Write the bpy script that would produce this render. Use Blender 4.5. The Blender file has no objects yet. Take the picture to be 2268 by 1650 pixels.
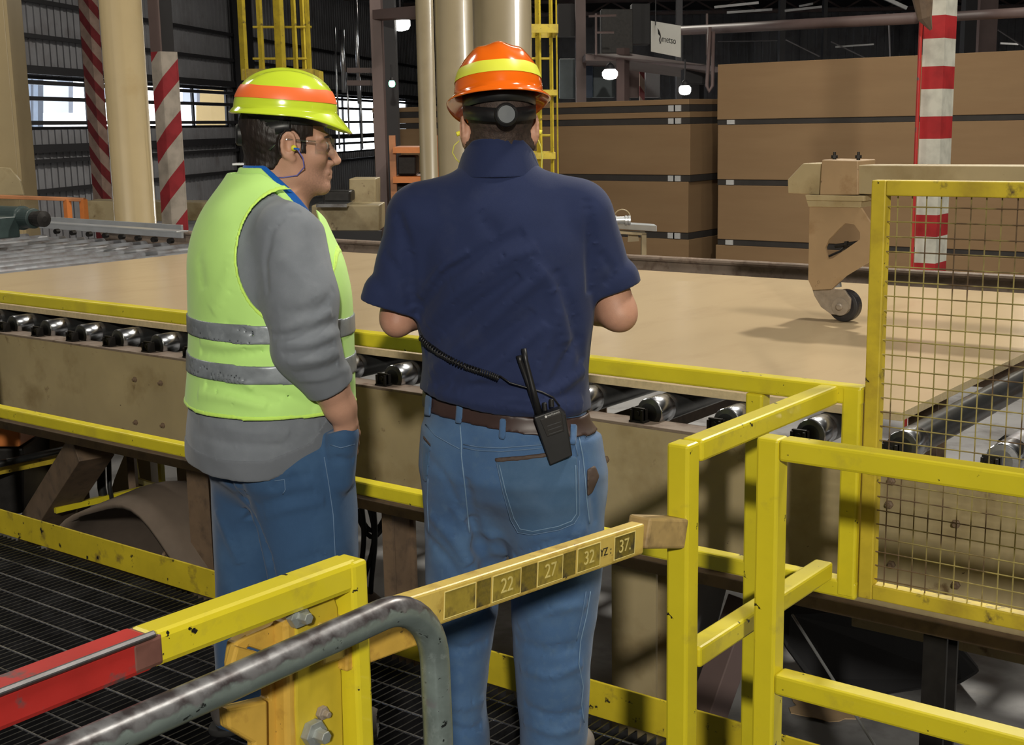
import bpy, bmesh, math, random
import numpy as np
from mathutils import Vector, Matrix
random.seed(7); np.random.seed(7)
scene = bpy.context.scene
C = scene.collection
R = math.radians

# ---------------------------------------------------------------- camera, sky, light
# metres; deck of the platform is z = 0, +X along the board conveyor, +Y across it
FPX, PITCH, ROLL, AZ, EYE = 2905.0, R(10.7), R(1.03), R(37.6), 1.62
FW = np.array([-math.sin(AZ)*math.cos(PITCH), math.cos(AZ)*math.cos(PITCH), -math.sin(PITCH)])
R0 = np.array([math.cos(AZ), math.sin(AZ), 0.0])
F0 = np.array([-math.sin(AZ), math.cos(AZ), 0.0])
U0 = np.cross(R0, FW)
RT = R0*math.cos(ROLL) - U0*math.sin(ROLL)
UP = U0*math.cos(ROLL) + R0*math.sin(ROLL)
EYEP = np.array([0, 0, EYE])
cam = bpy.data.cameras.new('camera'); camo = bpy.data.objects.new('camera', cam); C.objects.link(camo)
cam.sensor_width = 36; cam.lens = FPX/2268*36; cam.clip_end = 300; cam.clip_start = 0.05
camo.matrix_world = Matrix(((RT[0], UP[0], -FW[0], 0), (RT[1], UP[1], -FW[1], 0), (RT[2], UP[2], -FW[2], EYE), (0, 0, 0, 1)))
scene.camera = camo

def rf(r, f, z):
    return Vector(R0*r + F0*f + np.array([0, 0, z]))

w = bpy.data.worlds.new('world'); scene.world = w; w.use_nodes = True
w.node_tree.nodes['Background'].inputs[0].default_value = (0.86, 0.93, 1.0, 1)
w.node_tree.nodes['Background'].inputs[1].default_value = 5.0

def lamp(name, loc, target, size, power, col=(1, .94, .82), shape='DISK', spread=180):
    l = bpy.data.lights.new(name, 'AREA'); l.shape = shape; l.size = size; l.energy = power; l.color = col; l.spread = R(spread)
    o = bpy.data.objects.new(name, l); C.objects.link(o); o.location = loc
    o.rotation_euler = (Vector(target)-Vector(loc)).to_track_quat('-Z', 'Y').to_euler()
    return o
lamp('flood_lamp', rf(0.5, -8.2, 5.4), rf(-0.3, 3.5, 0.6), 0.5, 1050)
lamp('bay_light_near', rf(3.2, 3.0, 7.0), rf(1.2, 5.0, 0), 1.2, 240)
lamp('bay_light_board', (-2.6, 9.4, 7.0), (-3.0, 5.6, .8), .45, 560)
lamp('bay_light_left', rf(-6.0, 9.0, 7.0), rf(-5, 9, 0), 1.6, 230)
lamp('bay_light_middle', rf(2.0, 13.0, 7.0), rf(2, 16, 0), 1.8, 240)
lamp('bay_light_right', rf(10.0, 12.0, 7.0), rf(8, 17, 0), 1.8, 150)
lamp('bay_light_far', rf(0.0, 30.0, 7.0), rf(0, 30, 0), 2.0, 900)
lamp('bay_light_far_right', rf(18.0, 42.0, 7.0), rf(18, 42, 0), 2.0, 480)

vs = scene.view_settings
vs.view_transform = 'Standard'; vs.look = 'None'; vs.gamma = 1; vs.use_curve_mapping = False; vs.exposure = 0.0

# ---------------------------------------------------------------- helpers
def ray(x, y):
    return FW + RT*(x-1134)/FPX - UP*(y-825)/FPX
def at(x, y, X=None, Y=None, Z=None, D=None):
    """the place in the building seen at that spot, on the plane X, Y, Z or at depth D"""
    d = ray(x, y)
    if X is not None: t = X/d[0]
    elif Y is not None: t = Y/d[1]
    elif Z is not None: t = (Z-EYE)/d[2]
    else: t = D/(d @ F0)
    return Vector(EYEP + d*t)

def world_of(o):
    v = Vector((0, 0, 0))
    while o is not None:
        v = v + o.location; o = o.parent
    return v
def link_mesh(name, me, mat, parent, origin, bev=0, smooth=False, subsurf=0):
    o = bpy.data.objects.new(name, me); C.objects.link(o)
    base = world_of(parent) if parent is not None else Vector((0, 0, 0))
    if parent is not None: o.parent = parent
    me.transform(Matrix.Translation(-origin)); o.location = origin-base
    if mat is not None: me.materials.append(mat)
    if smooth:
        me.polygons.foreach_set('use_smooth', [True]*len(me.polygons))
    if bev:
        m = o.modifiers.new('bevel', 'BEVEL'); m.width = bev; m.segments = 2; m.limit_method = 'ANGLE'; m.angle_limit = R(40)
        m.harden_normals = False
    return o
def obj(name, bm, mat, parent=None, origin=None, bev=0, smooth=False, local=False):
    me = bpy.data.meshes.new(name)
    bmesh.ops.recalc_face_normals(bm, faces=bm.faces)
    bm.to_mesh(me); bm.free()
    if local:
        o = bpy.data.objects.new(name, me); C.objects.link(o); o.parent = parent
        if mat: me.materials.append(mat)
        if smooth: me.polygons.foreach_set('use_smooth', [True]*len(me.polygons))
        if bev:
            m = o.modifiers.new('bevel', 'BEVEL'); m.width = bev; m.segments = 2; m.limit_method = 'ANGLE'; m.angle_limit = R(40)
        return o
    if origin is None:
        n = len(me.vertices); co = np.empty(n*3); me.vertices.foreach_get('co', co); co = co.reshape(-1, 3)
        mn, mx = co.min(0), co.max(0); origin = Vector(((mn[0]+mx[0])/2, (mn[1]+mx[1])/2, mn[2]))
    return link_mesh(name, me, mat, parent, Vector(origin), bev, smooth)
def tag(o, label=None, cat=None, group=None, kind=None):
    if label: o['label'] = label
    if cat: o['category'] = cat
    if group: o['group'] = group
    if kind: o['kind'] = kind
    return o
def thing(name, label, cat, loc=(0, 0, 0), group=None):
    o = bpy.data.objects.new(name, None); C.objects.link(o); o.location = loc; o.empty_display_size = .1
    return tag(o, label, cat, group)
def struct(name, bm, mat, bev=0):
    return tag(obj(name, bm, mat, bev=bev), kind='structure')
def B(): return bmesh.new()
def box(bm, x0, x1, y0, y1, z0, z1):
    v = [bm.verts.new((x, y, z)) for x in (x0, x1) for y in (y0, y1) for z in (z0, z1)]
    for f in ((0, 1, 3, 2), (4, 6, 7, 5), (0, 4, 5, 1), (2, 3, 7, 6), (0, 2, 6, 4), (1, 5, 7, 3)):
        bm.faces.new([v[i] for i in f])
    return v
def beam(bm, p0, p1, w, h, up=(0, 0, 1), prof=None):
    """bar of w (sideways) x h (along up) between two points; prof: own outline in (side, up)"""
    p0, p1 = Vector(p0), Vector(p1); d = (p1-p0).normalized(); up = Vector(up)
    if abs(d.dot(up)) > .99: up = Vector((0, 1, 0))
    s = d.cross(up).normalized(); u = s.cross(d).normalized()
    prof = prof or [(-w/2, -h/2), (w/2, -h/2), (w/2, h/2), (-w/2, h/2)]
    a = [bm.verts.new(p0+s*x+u*y) for x, y in prof]; b = [bm.verts.new(p1+s*x+u*y) for x, y in prof]
    n = len(prof)
    for i in range(n): bm.faces.new((a[i], a[(i+1) % n], b[(i+1) % n], b[i]))
    bm.faces.new(a[::-1]); bm.faces.new(b)
def prism(bm, pts, vec):
    vec = Vector(vec)
    a = [bm.verts.new(Vector(p)) for p in pts]; b = [bm.verts.new(Vector(p)+vec) for p in pts]; n = len(pts)
    for i in range(n): bm.faces.new((a[i], a[(i+1) % n], b[(i+1) % n], b[i]))
    bm.faces.new(a[::-1]); bm.faces.new(b)
def tube(bm, pts, r, seg=12, closed=False, caps=True):
    pts = [Vector(p) for p in pts]; n = len(pts); rings = []
    prev = None
    for i, p in enumerate(pts):
        if closed: t = (pts[(i+1) % n]-pts[i-1]).normalized()
        else: t = (pts[min(i+1, n-1)]-pts[max(i-1, 0)]).normalized()
        if prev is None:
            a = Vector((0, 0, 1)) if abs(t.z) < .9 else Vector((1, 0, 0))
            s = t.cross(a).normalized()
        else:
            s = (prev-t*prev.dot(t)).normalized()
        prev = s; u = t.cross(s)
        rr = r[i] if isinstance(r, (list, tuple)) else r
        rings.append([bm.verts.new(p+s*math.cos(2*math.pi*k/seg)*rr+u*math.sin(2*math.pi*k/seg)*rr) for k in range(seg)])
    for i in range(n if closed else n-1):
        a, b = rings[i], rings[(i+1) % n]
        for k in range(seg): bm.faces.new((a[k], a[(k+1) % seg], b[(k+1) % seg], b[k]))
    if caps and not closed:
        bm.faces.new(rings[0][::-1]); bm.faces.new(rings[-1])
def lathe(bm, p, axis, prof, seg=24):
    """prof: list of (radius, distance along axis)"""
    p = Vector(p); t = Vector(axis).normalized(); a = Vector((0, 0, 1)) if abs(t.z) < .9 else Vector((1, 0, 0))
    s = t.cross(a).normalized(); u = t.cross(s); rings = []
    for r, h in prof:
        r = max(r, 1e-4)
        rings.append([bm.verts.new(p+t*h+s*math.cos(2*math.pi*k/seg)*r+u*math.sin(2*math.pi*k/seg)*r) for k in range(seg)])
    for a, b in zip(rings, rings[1:]):
        for k in range(seg): bm.faces.new((a[k], a[(k+1) % seg], b[(k+1) % seg], b[k]))
    bm.faces.new(rings[0][::-1]); bm.faces.new(rings[-1])
def cb(bm, x0, y0, x1, y1, D, th):
    """box standing square to the aisle, front face spanning those sights at depth D, th deep"""
    q = Vector(F0)*th
    prism(bm, [at(x0, y0, D=D), at(x1, y0, D=D), at(x1, y1, D=D), at(x0, y1, D=D)], q)
def vbox(bm, xa, ya, yb, D, wd, th):
    """upright bar: centre sighted at (xa, ya), from height of ya down to height of yb, square to the aisle"""
    p = at(xa, ya, D=D); z1 = p.z; z0 = at(xa, yb, D=D).z
    r = Vector(R0)*wd/2; q = Vector(F0)*th
    a = Vector((p.x, p.y, z0)); prism(bm, [a-r, a+r, a+r+q, a-r+q], (0, 0, z1-z0))
def text(name, s, size, mtx, mat, parent, ext=.0004, align='CENTER'):
    cu = bpy.data.curves.new(name, 'FONT'); cu.body = s; cu.size = size; cu.extrude = ext; cu.align_x = align; cu.align_y = 'CENTER'
    t = bpy.data.objects.new(name, cu); C.objects.link(t)
    dg = bpy.context.evaluated_depsgraph_get(); dg.update()
    me = bpy.data.meshes.new_from_object(t.evaluated_get(dg)); bpy.data.objects.remove(t); bpy.data.curves.remove(cu)
    me.transform(mtx); me.materials.clear(); me.name = name
    return me
def copy_tree(o, parent=None, loc=None):
    c = o.copy(); C.objects.link(c)
    if parent is not None: c.parent = parent
    if loc is not None: c.location = loc
    for ch in list(o.children): copy_tree(ch, c)
    return c

# ---------------------------------------------------------------- materials
def M(name, col, rough=.5, metal=0.0, var=.12, scale=5, chips=(), bump=0, bscale=90, coat=0, spec=.5, stretch=None, sheen=0):
    """painted / plain surface: two tones of noise, then chips = [(colour, scale, lo, hi)] on top"""
    m = bpy.data.materials.new(name); m.use_nodes = True; nt = m.node_tree; N = nt.nodes; L = nt.links
    b = N['Principled BSDF']; b.inputs['Roughness'].default_value = rough; b.inputs['Metallic'].default_value = metal
    b.inputs['Coat Weight'].default_value = coat; b.inputs['Specular IOR Level'].default_value = spec
    b.inputs['Sheen Weight'].default_value = sheen
    tc = N.new('ShaderNodeTexCoord'); src = tc.outputs['Object']
    if stretch:
        mp = N.new('ShaderNodeMapping'); mp.inputs['Scale'].default_value = stretch; L.new(src, mp.inputs[0]); src = mp.outputs[0]
    def noise(sc, det=4):
        n = N.new('ShaderNodeTexNoise'); n.inputs['Scale'].default_value = sc; n.inputs['Detail'].default_value = det
        n.inputs['Roughness'].default_value = .6; L.new(src, n.inputs['Vector']); return n
    def mix(fac, a, c2):
        x = N.new('ShaderNodeMix'); x.data_type = 'RGBA'; L.new(fac, x.inputs[0])
        for s, v in ((x.inputs[6], a), (x.inputs[7], c2)):
            if isinstance(v, tuple): s.default_value = (*v, 1)
            else: L.new(v, s)
        return x.outputs[2]
    n = noise(scale); rp = N.new('ShaderNodeMapRange'); rp.inputs[1].default_value = .3; rp.inputs[2].default_value = .7
    L.new(n.outputs[0], rp.inputs[0])
    out = mix(rp.outputs[0], tuple(c*(1-var) for c in col), tuple(min(1, c*(1+var)) for c in col))
    for cc, sc, lo, hi in chips:
        n2 = noise(sc, 5); r2 = N.new('ShaderNodeMapRange'); r2.inputs[1].default_value = lo; r2.inputs[2].default_value = hi
        L.new(n2.outputs[0], r2.inputs[0]); out = mix(r2.outputs[0], out, cc)
    L.new(out, b.inputs['Base Color'])
    if bump:
        n3 = noise(bscale, 3); bp = N.new('ShaderNodeBump'); bp.inputs['Strength'].default_value = bump; bp.inputs['Distance'].default_value = .002
        L.new(n3.outputs[0], bp.inputs['Height']); L.new(bp.outputs[0], b.inputs['Normal'])
    return m
def striped(name, ca, cb_, pitch, duty=.5, kx=0, ky=0, off=0, rough=.5):
    """paint bands across the z axis; kx, ky tilt them"""
    m = bpy.data.materials.new(name); m.use_nodes = True; nt = m.node_tree; N = nt.nodes; L = nt.links
    b = N['Principled BSDF']; b.inputs['Roughness'].default_value = rough
    tc = N.new('ShaderNodeTexCoord'); dt = N.new('ShaderNodeVectorMath'); dt.operation = 'DOT_PRODUCT'
    dt.inputs[1].default_value = (kx/pitch, ky/pitch, 1/pitch); L.new(tc.outputs['Object'], dt.inputs[0])
    ad = N.new('ShaderNodeMath'); ad.operation = 'ADD'; ad.inputs[1].default_value = off+50; L.new(dt.outputs['Value'], ad.inputs[0])
    fr = N.new('ShaderNodeMath'); fr.operation = 'FRACT'; L.new(ad.outputs[0], fr.inputs[0])
    gt = N.new('ShaderNodeMath'); gt.operation = 'GREATER_THAN'; gt.inputs[1].default_value = duty; L.new(fr.outputs[0], gt.inputs[0])
    n = N.new('ShaderNodeTexNoise'); n.inputs['Scale'].default_value = 8; n.inputs['Detail'].default_value = 5; L.new(tc.outputs['Object'], n.inputs['Vector'])
    x = N.new('ShaderNodeMix'); x.data_type = 'RGBA'; L.new(gt.outputs[0], x.inputs[0]); x.inputs[6].default_value = (*ca, 1); x.inputs[7].default_value = (*cb_, 1)
    y = N.new('ShaderNodeMix'); y.data_type = 'RGBA'; y.blend_type = 'MULTIPLY'; y.inputs[0].default_value = .45; L.new(x.outputs[2], y.inputs[6]); L.new(n.outputs['Color'], y.inputs[7])
    rp = N.new('ShaderNodeMapRange'); rp.inputs[1].default_value = .2; rp.inputs[2].default_value = .6; rp.inputs[3].default_value = .6; L.new(n.outputs[0], rp.inputs[0])
    z = N.new('ShaderNodeVectorMath'); z.operation = 'SCALE'; L.new(x.outputs[2], z.inputs[0]); L.new(rp.outputs[0], z.inputs['Scale'])
    L.new(z.outputs[0], b.inputs['Base Color']); return m
def glow(name, col, s):
    m = bpy.data.materials.new(name); m.use_nodes = True; b = m.node_tree.nodes['Principled BSDF']
    b.inputs['Base Color'].default_value = (*col, 1); b.inputs['Emission Color'].default_value = (*col, 1); b.inputs['Emission Strength'].default_value = s
    return m
def glassy(name, tint=(1, 1, 1), gloss=.08):
    m = bpy.data.materials.new(name); m.use_nodes = True; nt = m.node_tree; N = nt.nodes; L = nt.links
    t = N.new('ShaderNodeBsdfTransparent'); t.inputs[0].default_value = (*tint, 1)
    g = N.new('ShaderNodeBsdfGlossy'); g.inputs['Roughness'].default_value = .05
    x = N.new('ShaderNodeMixShader'); x.inputs[0].default_value = gloss
    L.new(t.outputs[0], x.inputs[1]); L.new(g.outputs[0], x.inputs[2]); L.new(x.outputs[0], N['Material Output'].inputs[0]); return m

BLK = (.012, .011, .010)
m_yel = M('yellow safety paint', (.66, .56, .022), .38, var=.08, scale=7, chips=[((.50, .40, .03), 9, .55, .85), (BLK, 30, .672, .69)], bump=.12, bscale=40, coat=.25)
m_yelbar = M('yellow paint with rub marks', (.66, .56, .022), .36, var=.06, scale=5, chips=[((.48, .40, .04), 14, .6, .8), (BLK, 24, .68, .695)], bump=.1, bscale=30, coat=.3)
m_yelworn = M('worn dirty yellow paint', (.55, .42, .03), .5, var=.2, scale=6, chips=[((.30, .20, .03), 7, .5, .75), ((.10, .07, .03), 16, .62, .72), (BLK, 30, .68, .71)], bump=.2, bscale=50)
m_toe = M('scuffed yellow toe board paint', (.55, .43, .02), .5, var=.15, scale=5, chips=[((.20, .14, .03), 12, .56, .72), (BLK, 24, .63, .68)], bump=.2, bscale=60)
m_ochre = M('ochre gate paint', (.58, .36, .06), .42, var=.12, scale=10, chips=[((.30, .16, .03), 16, .55, .75), ((.07, .04, .02), 40, .66, .69)], bump=.15, bscale=60)
m_ochre2 = M('ochre arm paint', (.60, .44, .10), .42, var=.12, scale=12, chips=[((.40, .26, .05), 20, .52, .7), ((.06, .045, .02), 55, .66, .70)], bump=.1, bscale=60)
m_grime = M('grimy number plate', (.20, .15, .02), .45, var=.5, scale=30, chips=[((.05, .04, .02), 26, .45, .62)])
m_gold = M('rubbed olive-gold plate', (.33, .25, .035), .42, var=.25, scale=30, chips=[((.09, .065, .02), 22, .50, .68)])
m_numeral = M('raised numeral', (.62, .52, .18), .45)
m_ink = M('black ink', (.015, .013, .01), .6)
m_red = M('red tape', (.42, .026, .022), .42, var=.15, scale=8, chips=[((.10, .075, .075), 13, .60, .66)], bump=.1)
m_tapedge = M('scraped steel edge', (.12, .115, .12), .4, metal=.6, var=.2, scale=30)
m_tapebrown = M('dark red tape end', (.17, .075, .06), .5, var=.2, scale=20)
m_pipe = M('worn grey-green handrail paint', (.19, .235, .225), .33, metal=.35, var=.22, scale=18, chips=[((.25, .30, .29), 30, .55, .66), ((.018, .022, .022), 60, .63, .67)], bump=.12, bscale=60, stretch=(1.6, .7, 1.2))
# bare brown steel where hands rub the paint off the top of the tube
def rub_top(m, ca, cb2):
    nt = m.node_tree; N = nt.nodes; L = nt.links; b = N['Principled BSDF']; src = b.inputs['Base Color'].links[0].from_socket
    tc = N.new('ShaderNodeTexCoord'); sp = N.new('ShaderNodeSeparateXYZ'); L.new(tc.outputs['Normal'], sp.inputs[0])
    n = N.new('ShaderNodeTexNoise'); n.inputs['Scale'].default_value = 38; n.inputs['Detail'].default_value = 5; L.new(tc.outputs['Object'], n.inputs['Vector'])
    a = N.new('ShaderNodeMath'); a.operation = 'MULTIPLY_ADD'; L.new(n.outputs[0], a.inputs[0]); a.inputs[1].default_value = 1.5; L.new(sp.outputs[2], a.inputs[2])
    r = N.new('ShaderNodeMapRange'); r.inputs[1].default_value = .92; r.inputs[2].default_value = 1.12; L.new(a.outputs[0], r.inputs[0])
    r2 = N.new('ShaderNodeMapRange'); r2.inputs[1].default_value = .40; r2.inputs[2].default_value = .62; L.new(n.outputs[0], r2.inputs[0])
    y = N.new('ShaderNodeMix'); y.data_type = 'RGBA'; L.new(r2.outputs[0], y.inputs[0]); y.inputs[6].default_value = (*ca, 1); y.inputs[7].default_value = (*cb2, 1)
    x = N.new('ShaderNodeMix'); x.data_type = 'RGBA'; L.new(r.outputs[0], x.inputs[0]); L.new(src, x.inputs[6]); L.new(y.outputs[2], x.inputs[7]); L.new(x.outputs[2], b.inputs['Base Color'])
rub_top(m_pipe, (.055, .045, .048), (.19, .19, .20))
m_tan = M('tan machine paint', (.36, .29, .165), .5, var=.14, scale=2.2, chips=[((.25, .185, .09), 4, .52, .72), ((.14, .09, .045), 9, .64, .72), ((.08, .05, .03), 26, .70, .73)], bump=.12, bscale=25)
m_tan2 = M('tan column paint', (.35, .275, .155), .38, var=.08, scale=1.5, chips=[((.30, .22, .11), 3, .58, .8)], bump=.05, bscale=10, coat=.2)
m_tandark = M('dusty brown primer', (.17, .115, .075), .6, var=.2, scale=6, chips=[((.10, .07, .05), 14, .5, .7)])
m_rust = M('dusty brown rail', (.22, .17, .135), .5, var=.2, scale=9, chips=[((.12, .08, .06), 18, .5, .7)])
m_steel = M('bare roller steel', (.50, .52, .56), .25, metal=1, var=.12, scale=12, chips=[((.22, .19, .18), 7, .52, .7)])
m_rollshade = M('dark roller steel', (.075, .078, .08), .32, metal=.75, var=.2, scale=12, chips=[((.16, .12, .10), 9, .6, .75)])
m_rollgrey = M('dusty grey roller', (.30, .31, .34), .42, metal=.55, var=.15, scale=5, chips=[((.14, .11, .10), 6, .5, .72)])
m_black = M('black plastic', (.012, .012, .013), .42, var=.2, scale=30)
m_blkmetal = M('black steel', (.022, .02, .019), .5, metal=.4, var=.3, scale=20)
m_mdf = M('smooth fibreboard face', (.50, .385, .235), .24, var=.05, scale=1.3, stretch=(1, .35, 1), chips=[((.44, .33, .20), 6, .5, .8)], bump=.01, bscale=200, spec=.5)
m_mdfedge = M('sawn fibreboard edge', (.52, .42, .25), .75, var=.12, scale=60)
m_pack = M('stacked fibreboard edges', (.265, .165, .082), .8, var=.05, scale=3, stretch=(.3, .3, 2), chips=[((.235, .14, .068), 2.0, .45, .8)], bump=.2, bscale=300)
m_gapshade = M('dark bearer gap', (.035, .03, .027), .8, var=.15)
m_bearend = M('pale bearer end', (.50, .50, .50), .7, var=.1, scale=20)
m_floor = M('dusty concrete', (.27, .27, .275), .6, var=.2, scale=1.2, chips=[((.12, .115, .115), 2.5, .5, .7), ((.30, .29, .28), 7, .62, .75)], bump=.15, bscale=30)
m_grate = M('oily steel grating', (.045, .045, .05), .38, metal=.8, var=.3, scale=10, chips=[((.09, .09, .10), 5, .5, .7)])
m_rod = M('bright twisted cross rod', (.42, .43, .46), .28, metal=.9, var=.35, scale=40, chips=[((.12, .12, .13), 2.0, .45, .6)])
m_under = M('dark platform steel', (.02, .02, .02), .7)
m_wall = M('dark ribbed cladding', (.27, .27, .29), .6, var=.12, scale=.7, chips=[((.20, .19, .20), 1.2, .5, .7)])
m_girt = M('black steel girt', (.02, .019, .022), .6)
m_mauve = M('mauve brown steel', (.15, .105, .10), .55, var=.15, scale=2)
m_ceil = M('dark roof sheet', (.04, .038, .042), .8, var=.3, scale=.3)
m_orange = M('orange equipment paint', (.62, .20, .05), .45, var=.12, scale=6)
m_orangew = M('worn orange rail paint', (.45, .19, .08), .45, var=.3, scale=3)
m_green = M('dark green motor paint', (.035, .055, .055), .4, var=.2, scale=10)
m_blue = M('dark blue door paint', (.02, .05, .11), .5)
m_bluegrey = M('blue-grey panel', (.13, .17, .19), .5)
m_white = M('white sign sheet', (.9, .9, .84), .5, var=.03)
m_bldg = M('pale cladding outdoors', (.48, .50, .56), .6, var=.06, scale=1)
m_bldgbar = M('grey downpipe outdoors', (.16, .19, .24), .5)
m_outtan = M('tan cladding outdoors', (.42, .29, .12), .7, var=.06, scale=1)
m_outgrd = M('bright yard concrete', (.8, .8, .8), .8)
m_pane = glassy('clear window pane')
m_rs = striped('red and white bands', (.42, .022, .026), (.62, .61, .53), .365, .45)
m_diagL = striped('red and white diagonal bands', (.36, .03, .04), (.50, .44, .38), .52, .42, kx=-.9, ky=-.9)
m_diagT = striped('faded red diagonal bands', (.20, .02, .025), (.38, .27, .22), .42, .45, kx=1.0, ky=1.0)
m_rust_dust = M('dust-caked sheet', (.15, .115, .09), .85, var=.25, scale=3)
m_hose = M('black rubber hose', (.015, .016, .017), .45)
m_tanb = M('brown-tan machine paint', (.33, .225, .125), .5, var=.12, scale=4, chips=[((.22, .13, .06), 7, .56, .75), ((.09, .055, .03), 20, .68, .73)], bump=.12, bscale=25)
m_wood = M('rubbed wood block', (.42, .29, .12), .5, var=.3, scale=8, chips=[((.12, .08, .04), 9, .5, .7)])
m_rubber = M('black rubber tyre', (.02, .019, .022), .45, var=.2)
m_hub = M('dusty caster hub', (.30, .25, .20), .5, metal=.2, var=.2, scale=30)
m_lamp = glow('lit lamp lens', (1, .97, .9), 14)
m_lampg = glow('green signal lamp', (.25, 1, .55), 4)
m_sparks = glow('white signal lamp', (.9, 1, .95), 5)
m_card = M('brown paper scrap', (.52, .36, .20), .8)
m_wire = M('yellowed mesh wire', (.42, .35, .13), .42, metal=.3, var=.3, scale=6, chips=[((.15, .10, .06), 3, .50, .56)])
m_bolt = M('zinc bolt', (.36, .39, .38), .4, metal=.5, var=.15, scale=40)
m_alu = M('grey aluminium', (.48, .50, .52), .35, metal=.6, var=.1)
m_chute = M('black rubber chute', (.012, .012, .014), .7)
# ================================================================ THE SETTING
FLZ = -0.9; CEZ = 7.6
def wl(f): return -10.66+(f-28.4)*.164          # the window wall's line in (right, forward)
def wf(px):
    p = at(px, 285, D=1.0); q = float(Vector(R0).dot(p)); return -15.318/(q-.164)
bm = B(); prism(bm, [rf(-18, -12, FLZ), rf(46, -12, FLZ), rf(46, 74, FLZ), rf(-5, 74, FLZ)], (0, 0, -.1)); struct('floor', bm, m_floor)
bm = B(); prism(bm, [rf(-18, -12, CEZ), rf(46, -12, CEZ), rf(46, 74, CEZ), rf(-5, 74, CEZ)], (0, 0, .1)); struct('ceiling', bm, m_ceil)
WD = Vector((R0*.164+F0)).normalized(); WN = Vector((R0-F0*.164)).normalized()    # along the wall, into the hall
def W(f, z, off=0): return rf(wl(f), f, z)+WN*off
zt = at(43, 162, D=28.4).z; zb = at(50, 288, D=28.4).z
def wallstrip(bm, f0, f1, z0, z1):
    prism(bm, [W(f0, z0), W(f1, z0), W(f1, z1), W(f0, z1)], WN*-.06)
    n = int((f1-f0)/.3)
    for i in range(n):
        f = f0+(i+.5)*(f1-f0)/n
        if f > 22: prism(bm, [W(f-.05, z0), W(f+.05, z0), W(f+.05, z1), W(f-.05, z1)], WN*.03)
fa, fb, fc, fd, fe, fg = 24.0, wf(507), wf(742), wf(832), wf(866), wf(903)
bm = B(); zl = .62
wallstrip(bm, -12, 74, zt, CEZ); wallstrip(bm, -12, fc, FLZ, zb); wallstrip(bm, fc, 74, FLZ, zl)
wallstrip(bm, -12, fa, zb, zt); wallstrip(bm, fb, fc, zb, zt); wallstrip(bm, fd, fe, zl, zt); wallstrip(bm, fg, 74, zl, zt)
struct('wall_left', bm, m_wall)
for k, (f0, f1, z0, mull) in enumerate(((fa, fb, zb, [wf(200), wf(432)]), (fc, fd, zl, [wf(762), wf(800)]), (fe, fg, zl, [wf(880)]))):
    bm = B(); t = .07
    for a, b2, c, d in ((f0, f1, z0, z0+t), (f0, f1, zt-t, zt), (f0, f0+t*1.5, z0, zt), (f1-t*1.5, f1, z0, zt)):
        prism(bm, [W(a, c), W(b2, c), W(b2, d), W(a, d)], WN*-.06)
    for mf in mull: prism(bm, [W(mf-.06, z0), W(mf+.06, z0), W(mf+.06, zt), W(mf-.06, zt)], WN*-.06)
    wo = struct('window_%d' % (k+1), bm, m_girt)
    bm = B(); prism(bm, [W(f0, z0, -.03), W(f1, z0, -.03), W(f1, zt, -.03), W(f0, zt, -.03)], WN*-.006)
    obj('window_pane', bm, m_pane, wo)
girts = [at(37, 72, D=28.4).z, at(45, 150, D=28.4).z, at(45, 179, D=28.4).z, at(45, 216, D=28.4).z, at(45, 272, D=28.4).z,
         at(60, 331, D=28.6).z, at(60, 360, D=28.6).z, at(60, 428, D=28.6).z, at(37, 0, D=28.4).z+.1]
for i, z in enumerate(girts):
    h = .09 if i in (1, 5) else .045
    bm = B(); prism(bm, [W(22, z-h, .1), W(70, z-h, .1), W(70, z+h, .1), W(22, z+h, .1)], WN*.12); struct('trim_%d' % (i+1), bm, m_girt)
bm = B(); prism(bm, [rf(-5, 73.9, FLZ), rf(46, 73.9, FLZ), rf(46, 73.9, CEZ), rf(-5, 73.9, CEZ)], Vector(F0)*.1)
for i in range(120):
    r = -4.5+i*.42; prism(bm, [rf(r, 73.8, FLZ), rf(r+.12, 73.8, FLZ), rf(r+.12, 73.8, CEZ), rf(r, 73.8, CEZ)], Vector(F0)*.1)
struct('wall_back', bm, m_wall)
bm = B(); prism(bm, [rf(46, -12, FLZ), rf(46, 74, FLZ), rf(46, 74, CEZ), rf(46, -12, CEZ)], Vector(R0)*.1); struct('wall_right', bm, m_wall)
bm = B(); prism(bm, [rf(-18, -12, FLZ), rf(46, -12, FLZ), rf(46, -12, CEZ), rf(-18, -12, CEZ)], Vector(F0)*-.1); struct('wall_front', bm, m_wall)
# wall columns of the window wall
for i, (px, wd) in enumerate(((523, .42),)):
    f = wf(px); bm = B(); prism(bm, [W(f-wd, FLZ, .25), W(f+wd, FLZ, .25), W(f+wd, CEZ, .25), W(f-wd, CEZ, .25)], WN*.3)
    struct('trim_%d' % (20+i), bm, m_girt)
# roof beams over the far bay
for i, f in enumerate((34, 44, 54, 64)):
    bm = B(); prism(bm, [rf(-8, f, 6.6), rf(44, f, 6.6), rf(44, f, 6.75), rf(-8, f, 6.75)], Vector(F0)*.3)
    prism(bm, [rf(-8, f, 7.2), rf(44, f, 7.2), rf(44, f, 7.35), rf(-8, f, 7.35)], Vector(F0)*.3)
    for k in range(26):
        r = -8+k*2; beam(bm, rf(r, f+.15, 6.7), rf(r+1, f+.15, 7.25), .08, .08); beam(bm, rf(r+1, f+.15, 7.25), rf(r+2, f+.15, 6.7), .08, .08)
    tag(obj('roof_truss', bm, m_mauve), kind='structure')['kind'] = 'structure'

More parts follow.
